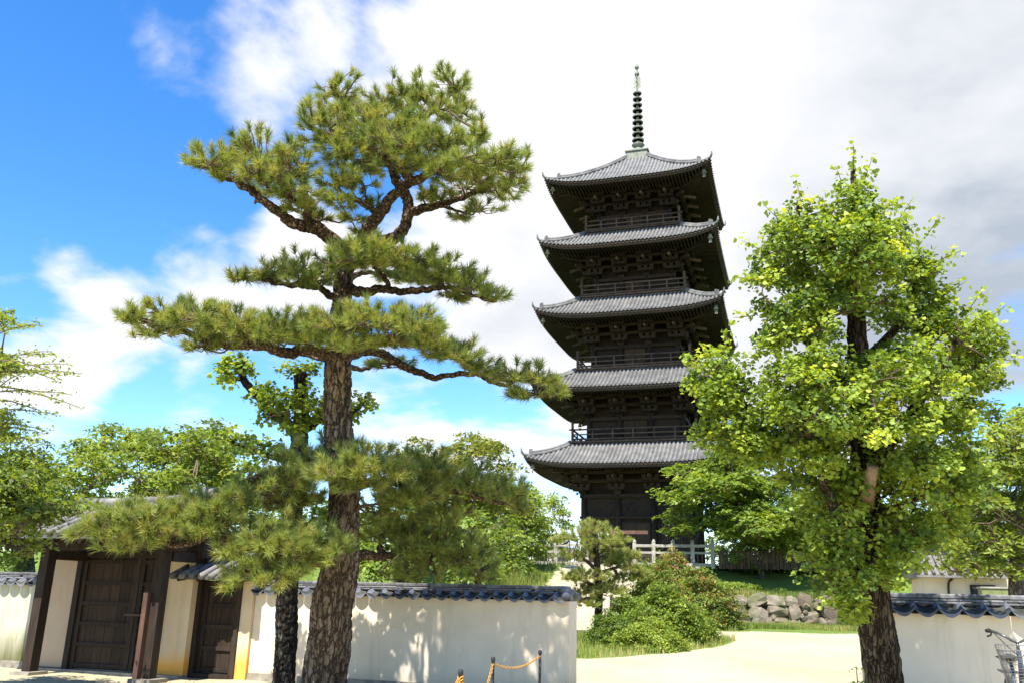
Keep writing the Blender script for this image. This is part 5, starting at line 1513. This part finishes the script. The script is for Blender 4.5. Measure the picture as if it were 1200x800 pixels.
# trees beyond the gate
for lab, D_, tr, lobes, n, mat, size, kw in [
    ('broad green tree rising right behind the gate roof', 24, [(150, 690, 0, 14), (155, 620, 0, 12), (165, 560, 0, 7)], [(120, 560, 90, 60, 0, 3), (190, 540, 90, 50, -.5, 3), (250, 545, 60, 40, 0, 2.5), (60, 575, 70, 50, 0, 2.5), (200, 600, 90, 40, 0, 2.5)], 95, 'broad', .15, dict(tc=.5)),
    ('dense green tree whose crown tops the one behind the gate', 30, [(215, 690, 0, 12), (215, 600, 0, 9), (215, 540, 0, 5)], [(205, 525, 70, 40, 0, 3), (270, 545, 50, 40, 0, 3), (140, 530, 60, 38, 0, 3), (300, 580, 60, 50, 0, 3)], 60, 'broad', .18, dict(tc=.42)),
    ('leafy tree with dark shaded foliage over the mossy wall', 20, [(30, 690, 0, 11), (25, 620, 0, 9), (15, 540, 0, 5)], [(20, 560, 60, 60, 0, 2.), (70, 600, 70, 30, .5, 2.), (10, 620, 50, 50, 0, 2.)], 62, 'broad', .12, dict(tc=.33)),
    ('leafy tree whose low boughs hang across the end of the gate roof', 13.2, [(-95, 700, 0, 14), (-85, 620, 0, 12), (-60, 560, 0, 8)], [(15, 605, 46, 42, 0, .8), (68, 600, 34, 14, 0, .7), (-15, 560, 50, 45, 0, .8), (45, 578, 36, 16, 0, .7), (20, 640, 30, 14, 0, .5), (100, 590, 14, 7, 0, .4), (40, 600, 40, 24, -.3, .5), (75, 590, 26, 12, -.2, .5)], 80, 'broad', .085, dict(tc=.42)),
    ('airy light-leaved tree reaching in with long drooping sprays', 11.5, [(-70, 700, 0, 16), (-60, 560, 0, 12), (-40, 440, 0, 7)], [(-10, 430, 42, 34, 0, .7), (-5, 500, 40, 34, 0, .7), (-20, 380, 40, 22, 0, .6)], 34, 'broad', .062, dict(tc=.62, jit=.8)),
]:
    _, _, nl = broadleaf('broadleaf_tree', lab, 'tree', D_, tr, [], random_pads(lobes, n, .36 if D_ > 12 else .3, 1.2 if D_ > 12 else .6), mat, 'oval', size, 17, size * 2.1, 'grey_bark', .85, 'trees beyond the gate', dict(flat=.3, ts=.2, **kw), True, 9)
    cnt[lab[:14]] = nl
# long sprays of the airy tree
C, Nn, Ps = [], [], []
AT = COL.objects['broadleaf_tree.004']
for (x, y, ex, ey) in [(0, 395, 40, 385), (-5, 420, 60, 415), (0, 440, 85, 437), (0, 460, 82, 465), (-5, 478, 60, 488), (0, 500, 50, 505), (0, 380, 18, 372), (0, 425, 70, 450), (0, 448, 50, 432), (-5, 520, 40, 520)]:
    for rep in range(2):
        dd = rng.normal(0, .35); a = at(x, y + rng.normal(0, 5), 11.4 + dd); e = at(ex + rng.normal(0, 6), ey + rng.normal(0, 5), 11.2 + dd * 1.3); mid = (a + e) / 2 + [0, 0, .06]
        Ps.append(np.array([a, a * .4 + mid * .6, mid * .4 + e * .6, e]))
        for q in np.linspace(0, 1, 34):
            p = a * (1 - q) ** 2 + 2 * mid * q * (1 - q) + e * q * q
            for _ in range(2): o_ = rng.normal(0, .05, 3) * [1, 1, .5]; C.append(p + o_); Nn.append(np.array([0, 0, 1.]) + rng.normal(0, .55, 3))
C = np.array(C); V, Fc, tn = leaf_mesh(C, np.array(Nn), .058 * rng.uniform(.7, 1.2, len(C)), 'oval', np.clip(rng.normal(.66, .16, len(C)), 0, 1))
under(AT, big_mesh('spray_leaves', V, Fc, M['broad'], None, tn))
V, Fc = twig_mesh(np.array(Ps), np.tile(np.array([.010, .008, .005, .003]), (len(Ps), 1)), 4); under(AT, big_mesh('sprays', V, Fc, M['twig'], None, None, True, True))

# trees behind the plaster wall, in the middle
for lab, D_, tr, lobes, n, mat, leaf, size, kw, dens in [
    ('yellow-green tree with loose spreading crown behind the big pine', 36, [(545, 700, 0, 9), (545, 620, 0, 8), (540, 560, 0, 5)], [(530, 525, 55, 28, 0, 2.5), (500, 560, 60, 40, 0, 2.5), (570, 550, 45, 40, 0, 2.5), (470, 530, 40, 25, 0, 2), (540, 590, 70, 50, 0, 2.5)], 90, 'yellowish', 'oval', .19, dict(tc=.42), .75),
    ('pale-limbed light green tree leaning beside the pagoda', 40, [(610, 680, 0, 7), (612, 640, 0, 6), (622, 590, 0, 4)], [(625, 585, 38, 32, 0, 2.), (640, 605, 36, 24, 0, 2.), (600, 610, 40, 36, 0, 2.), (610, 645, 40, 24, 0, 2.), (585, 575, 30, 25, 0, 2), (630, 640, 36, 24, 0, 2)], 74, 'maple', 'oval', .19, dict(tc=.6), .7),
    ('dark bushy tree standing in shade behind the plaster wall', 25, [(470, 700, 0, 9), (470, 650, 0, 8), (465, 610, 0, 5)], [(450, 640, 60, 50, 0, 2), (540, 650, 60, 45, 0, 2), (410, 610, 40, 50, 0, 2), (500, 600, 70, 40, 1, 2), (590, 640, 50, 40, 2, 2)], 110, 'broad', 'oval', .14, dict(tc=.36), .8),
    ('full green tree filling the gap between the pine and the pagoda', 46, [(580, 690, 0, 6), (580, 640, 0, 5), (580, 590, 0, 4)], [(560, 610, 60, 40, 0, 2.5), (620, 625, 46, 34, 0, 2.5), (500, 600, 60, 50, 0, 2.5), (640, 640, 30, 24, 0, 2)], 100, 'broad', 'oval', .24, dict(tc=.5), .8),
    ('bright green young tree just over the wall coping', 22, [(560, 705, 0, 5), (560, 680, 0, 4), (562, 660, 0, 3)], [(530, 640, 30, 30, -.5, 1.), (570, 672, 28, 18, 0, 1.), (548, 610, 22, 20, 0, 1.), (425, 640, 28, 40, 0, 1.2)], 34, 'maple', 'star', .13, dict(tc=.6), .7),
]:
    _, _, nl = broadleaf('broadleaf_tree', lab, 'tree', D_, tr, [], random_pads(lobes, n, .34, 1.2), mat, leaf, size, 13, size * 2.1, 'grey_bark', dens, 'trees behind the middle wall', dict(flat=.3, **kw), True, 9)
    cnt[lab[:14]] = nl

# maples on the bank and trees behind the ginkgo
for lab, D_, tr, lobes, n, mat, leaf, size, kw, dens, grp in [
    ('large light green maple spreading in layers before the pagoda', 43, [(806, 672, 0, 3.5), (810, 650, 0, 3.5), (830, 600, 0, 3)], [(830, 540, 50, 28, 0, 2.5), (870, 528, 50, 28, 0, 2.5), (920, 525, 50, 30, 0, 2.5), (802, 562, 34, 20, 0, 2), (810, 575, 42, 20, 0, 2.5), (870, 560, 60, 40, 0, 3), (800, 610, 36, 20, -.5, 2), (850, 600, 60, 36, 0, 2.5), (905, 600, 60, 50, 0, 2.5), (850, 580, 80, 50, -1, 3), (900, 610, 60, 36, -3.5, 2), (950, 605, 60, 40, -3.5, 2.2), (990, 620, 50, 40, -3, 2)], 235, 'maple', 'star', .2, dict(tc=.5, flat=.2, jit=.5), .85, 'maples on the bank'),
    ('small maple with forked pale trunk on the grass bank', 41, [(893, 697, 0, 4), (893, 675, 0, 4), (890, 660, 0, 3)], [(885, 640, 38, 30, 0, 1.6), (870, 620, 24, 18, 0, 1.5), (905, 615, 26, 20, 0, 1.5), (915, 650, 24, 18, 0, 1.2)], 40, 'maple', 'star', .17, dict(tc=.42, flat=.25, jit=.5), .7, 'maples on the bank'),
    ('dark evergreen tree closing the view behind the ginkgo', 50, [(960, 690, 0, 7), (960, 640, 0, 7), (960, 590, 0, 4)], [(880, 610, 50, 40, 0, 3), (860, 570, 40, 40, 2, 2), (950, 620, 60, 50, 0, 3), (1000, 600, 70, 60, 0, 3), (930, 660, 60, 36, 0, 3), (1040, 640, 60, 50, 0, 3), (860, 655, 40, 28, 1, 2)], 170, 'broad', 'oval', .24, dict(tc=.18), .9, None),
    ('leafy green tree overhanging the low cream building', 17, [(1192, 705, 0, 9), (1192, 640, 0, 8), (1185, 580, 0, 5)], [(1160, 570, 50, 60, 0, 1.6), (1190, 520, 40, 50, 0, 1.6), (1130, 630, 50, 36, 0, 1.4), (1180, 640, 50, 40, -.3, 1.4), (1210, 580, 40, 70, 0, 1.5), (1140, 660, 40, 18, -.2, 1.)], 120, 'broad', 'oval', .125, dict(tc=.55, jit=.6), .75, None),
    ('dense green tree filling the view behind the overhanging tree', 27, [(1130, 690, 0, 8), (1130, 640, 0, 7), (1130, 590, 0, 4)], [(1110, 600, 60, 50, 0, 2), (1170, 590, 60, 60, 0, 2), (1130, 550, 50, 40, 0, 2), (1090, 640, 50, 30, 0, 2), (1190, 640, 40, 34, 0, 2)], 95, 'broad', 'oval', .16, dict(tc=.5, jit=.6), .8, None),
    ('light green tree peeping above the overhanging tree', 26, [(1195, 690, 0, 6), (1200, 600, 0, 5), (1205, 520, 0, 4)], [(1190, 490, 24, 20, 0, 1.5), (1215, 500, 30, 40, 0, 1.5), (1165, 525, 30, 26, 0, 1.5), (1120, 560, 50, 40, 0, 1.5)], 34, 'maple', 'star', .16, dict(tc=.6), .6, None),
]:
    _, _, nl = broadleaf('maple_tree' if leaf == 'star' else 'broadleaf_tree', lab, 'tree', D_, tr, [], random_pads(lobes, n, .34, 1.2), mat, leaf, size, 13, size * 2.1, 'grey_bark', dens, grp, dict(dict(flat=.3), **kw), True, 9)
    cnt[lab[:14]] = nl

# far tree belt that closes the horizon: each tree its own object
far = []
fx = np.linspace(-62, 100, 20)
for j, X in enumerate(fx):
    if 4 < X < 17: continue
    Y = 96 + 10 * math.sin(j * 2.3); hgt = 7.5 + 2.5 * math.sin(j * 1.7 + 1)
    E_ = empty('distant_tree', (X, Y, 3.0)); tag(E_, 'distant round-crowned tree in the belt far behind the pagoda grounds', 'tree', 'distant tree belt')
    b = MB(); b.tube([[0, 0, -.1], [.1, 0, hgt * .35], [0, .1, hgt * .7]], [.35, .28, .12], 8); b.build('trunk', M['grey_bark'], E_, True)
    n = 330; q = ball(n, .35) * [4.6, 3.6, hgt * .42]; q[:, 2] += hgt * .62
    V, Fc, tn = spray_leaves(q, unit(q - [0, 0, hgt * .5]), 7, .75, .5, 'oval', .35, .35, .2)
    big_mesh('crown', V, Fc, M['broad'], E_, tn)


# ---------------- small pruned pine by the steps and shrubs on the island
def small_pine(label, D, trunk, limbs, pads_px, ln=.13, n_per=60, wd=.005, dens=.05, mat='needle', tc=.5):
    P = np.array([at(x, y, D + dd) for x, y, dd, r_ in trunk]); Rr = np.array([r_ * D / FPX for *_, r_ in trunk])
    P[0] = to_ground(P[0]); E_ = empty('pine_tree', (P[0][0], P[0][1], P[0][2] + .1)); tag(E_, label, 'pine tree')
    Q = spline(P, 5); b = MB(); b.tube(Q, np.interp(np.linspace(0, 1, len(Q)), np.linspace(0, 1, len(Rr)), Rr), 10); under(E_, b.build('trunk', M['dark_bark'], None, True))
    sk = Skeleton(); sk.nodes += list(Q[3:])
    for pts, r0, r1 in limbs: sk.limb([at(x, y, D + dd) for x, y, dd in pts], r0 * D / FPX, r1 * D / FPX, 5)
    pads = []
    for (x, y, rx, ry, dd, rd) in pads_px:
        C, a, b_, c = pxpad(D, x, y, rx, ry, dd, rd); pads.append((C, a, b_, c, int(6 + dens * rx * ry)))
    tips, axes = grow(sk, pads, 8, .02, .5); crown_meshes(E_, sk, M['pine_branch'], M['twig'])
    V, Fc, tn = needle_mesh(tips, axes, n_per, ln, wd, 1.0, tc); under(E_, big_mesh('crown', V, Fc, M[mat], None, tn))


small_pine('small cloud-pruned pine with layered pads beside the stone steps', 29, [(700, 722, 0, 5), (702, 695, 0, 4.5), (700, 665, 0, 4), (698, 640, 0, 3), (697, 622, 0, 2)],
           [([(701, 690, 0), (685, 680, -.2), (668, 676, -.3)], 2.5, 1), ([(700, 668, 0), (685, 655, -.2), (668, 648, -.2)], 2.5, 1), ([(700, 672, 0), (720, 665, 0), (735, 662, 0)], 2.5, 1), ([(702, 700, 0), (690, 700, -.3), (680, 702, -.3)], 2, 1)],
           [(697, 618, 26, 9, 0, .8), (675, 628, 22, 8, -.2, .7), (722, 630, 20, 9, .1, .7), (705, 634, 26, 8, -.4, .7), (668, 650, 20, 7, -.2, .6), (690, 672, 26, 9, -.4, .7), (668, 675, 16, 7, -.3, .5), (738, 662, 18, 9, 0, .6), (715, 690, 22, 8, -.3, .6), (690, 702, 20, 9, -.4, .6), (750, 672, 14, 10, .2, .5), (672, 700, 12, 6, -.3, .4), (655, 632, 14, 7, .1, .5), (700, 645, 30, 8, .3, .7), (715, 655, 24, 10, .3, .6), (700, 685, 22, 8, .3, .6), (735, 648, 18, 9, .3, .6), (680, 690, 16, 7, 0, .5), (725, 675, 20, 9, .3, .6)], .17, 60, .007, .2, 'needle', .66)


def shrub(label, D, cx, cy_top, rx, mat, size=.07, n=420, per=12, tc=.5, shape='oval', ry=None, rd=None, kw=None):
    c0 = at(cx, cy_top, D); zg = float(ground_h(c0[0], c0[1])); hgt = c0[2] - zg; rw = rx * D / FPX; rd = rd or rw * .85
    E_ = empty('shrub', (c0[0], c0[1], zg)); tag(E_, label, 'shrub')
    q = unit(rng.normal(size=(n, 3))); q[:, 2] = np.abs(q[:, 2]) * 1.0 - .12 * rng.random(n); r_ = rng.uniform(.62, 1.02, (n, 1)) ** .7
    lump = 1 + .16 * np.sin(q[:, :1] * 4.1 + cx) * np.sin(q[:, 1:2] * 3.7 + q[:, 2:] * 4.3 + 1)
    tips = q * r_ * lump * [rw, rd, hgt * .93]; tips[:, 2] = np.maximum(tips[:, 2], .05)
    ax = unit(q + [0, 0, .25])
    Ps = np.stack([np.zeros((n, 3)), tips * .35 + [0, 0, .05], tips * .7, tips], 1); V, Fc = twig_mesh(Ps[::2], np.tile([.016, .01, .007, .004], (n, 1))[::2], 3)
    big_mesh('stems', V, Fc, M['twig'], E_, None)
    k_ = dict(flat=.6, tc=tc, ts=.17, jit=.9); k_.update(kw or {})
    V, Fc, tn = spray_leaves(tips, ax, int(per * 1.7), size * 1.7, size * .78, shape, **k_); big_mesh('foliage', V, Fc, M[mat], E_, tn); return E_


for args in [
    ('rounded clipped shrub with glossy leaves in the heart of the island', 25.6, 778, 680, 46, 'shrub', .11, 900, 14, .5),
    ('low bright green shrub at the sandy front of the island', 23.6, 758, 722, 42, 'shrub', .09, 560, 13, .72),
    ('dark low shrub under the small pine on the island', 24.6, 716, 712, 30, 'shrub', .09, 460, 12, .32),
    ('mid green shrub between the rounded shrub and the signboard', 27.5, 742, 688, 34, 'shrub', .11, 460, 12, .45),
    ('small rounded shrub on the tip of the island nearest the stone wall', 26.5, 815, 706, 26, 'shrub', .10, 360, 12, .55)]: shrub(*args)
for args, tc_ in [
    (('loose red-tipped shrub behind the rounded shrub', 30.0, 765, 642, 40, 'redtip', .13, 560, 12, .5), .40),
    (('spreading red-tipped bush at the end of the stone wall', 33.5, 822, 662, 44, 'redtip', .14, 700, 12, .55), .46),
    (('orange-tinged bush high by the balustrade', 37.0, 790, 640, 30, 'redtip', .13, 380, 12, .5), .58)]: shrub(*args, 'oval', None, None, dict(ts=.26, tc=tc_))
for args in [
    ('light green bush sprawling on top of the stone wall', 39.4, 856, 683, 34, 'shrub', .15, 420, 12, .62),
    ('small weed tuft growing on the crest of the stone wall', 38.6, 915, 690, 9, 'shrub', .14, 70, 9, .5),
    ('leafy green weed drooping over the stone wall near the ginkgo', 38.4, 962, 694, 14, 'shrub', .14, 90, 9, .45),
    ('leafy dark bush in the shade beside the small pine', 34.0, 640, 690, 26, 'shrub', .13, 300, 11, .3),
    ('low green hedge bush under the pale-limbed tree', 38.0, 600, 664, 40, 'broad', .15, 420, 11, .4),
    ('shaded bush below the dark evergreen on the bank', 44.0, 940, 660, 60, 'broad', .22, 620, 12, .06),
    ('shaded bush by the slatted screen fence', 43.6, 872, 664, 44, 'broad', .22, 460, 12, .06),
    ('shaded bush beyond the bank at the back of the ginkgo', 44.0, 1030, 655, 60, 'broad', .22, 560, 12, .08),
    ('dark garden bush beside the low cream building', 20.5, 1106, 692, 14, 'broad', .1, 160, 11, .4),
    ('dark bush at the stone wall behind the ginkgo trunk', 36.5, 1030, 690, 50, 'broad', .18, 420, 11, .2)]: shrub(*args)
shrub('leafy sucker shoots at the foot of the ginkgo trunk', 8.6, 1003, 775, 20, 'ginkgo', .06, 60, 7, .6, 'oval', None, .12)
shrub('tiny seedling against the plaster wall by the bicycle', 9.6, 1069, 792, 6, 'ginkgo', .05, 16, 5, .6, 'oval', None, .05)
shrub('leafy shrub growing behind the mossy plaster wall', 19.5, 25, 640, 50, 'broad', .11, 420, 12, .5)

# tall feathery grass over the wall coping
for j, (x, lab) in enumerate(((592, 'tall grass clump behind the wall coping, leftmost of three beside the young tree'), (612, 'tall arching grass clump in the middle behind the wall coping'), (632, 'tall grass clump behind the wall coping, next to the steps'))):
    c0 = at(x, 672, 21.5 + .5 * j); zg = float(ground_h(c0[0], c0[1])); E_ = empty('tall_grass', (c0[0], c0[1], zg)); tag(E_, lab, 'grass', 'tall grass clumps')
    n = 420; P = np.stack([rng.normal(0, .16, n), rng.normal(0, .16, n), np.zeros(n)], 1); h_ = (at(x, 657 + 4 * j, 21.5)[2] - zg) * rng.uniform(.7, 1.1, n)
    V, Fc = blades(P, h_, rng.uniform(.006, .011, n), .42, 2); big_mesh('blades', V, Fc, M['grass'], E_, np.repeat(np.clip(rng.normal(.6, .2, n), 0, 1), 5))
n = 3000; X = rng.uniform(-10, 1.5, n); Y = rng.uniform(9, 16, n)
C = np.stack([X, Y, ground_h(X, Y) + .012], 1); V, Fc, tn = leaf_mesh(C, np.array([0, 0, 1.]) + rng.normal(0, .25, (n, 3)), rng.uniform(.02, .06, n), 'oval', rng.uniform(0, 1, n))
M['litter'] = mat_leaf('dry_leaf_litter', [(.10, .06, .03), (.20, .13, .06), (.30, .22, .10), (.22, .24, .06)], .1)
o = big_mesh('leaf_litter', V, Fc, M['litter'], None, tn); o['label'] = 'scattered dry leaf litter on the sandy ground'; o['category'] = 'leaves'
print('leaf faces', cnt)
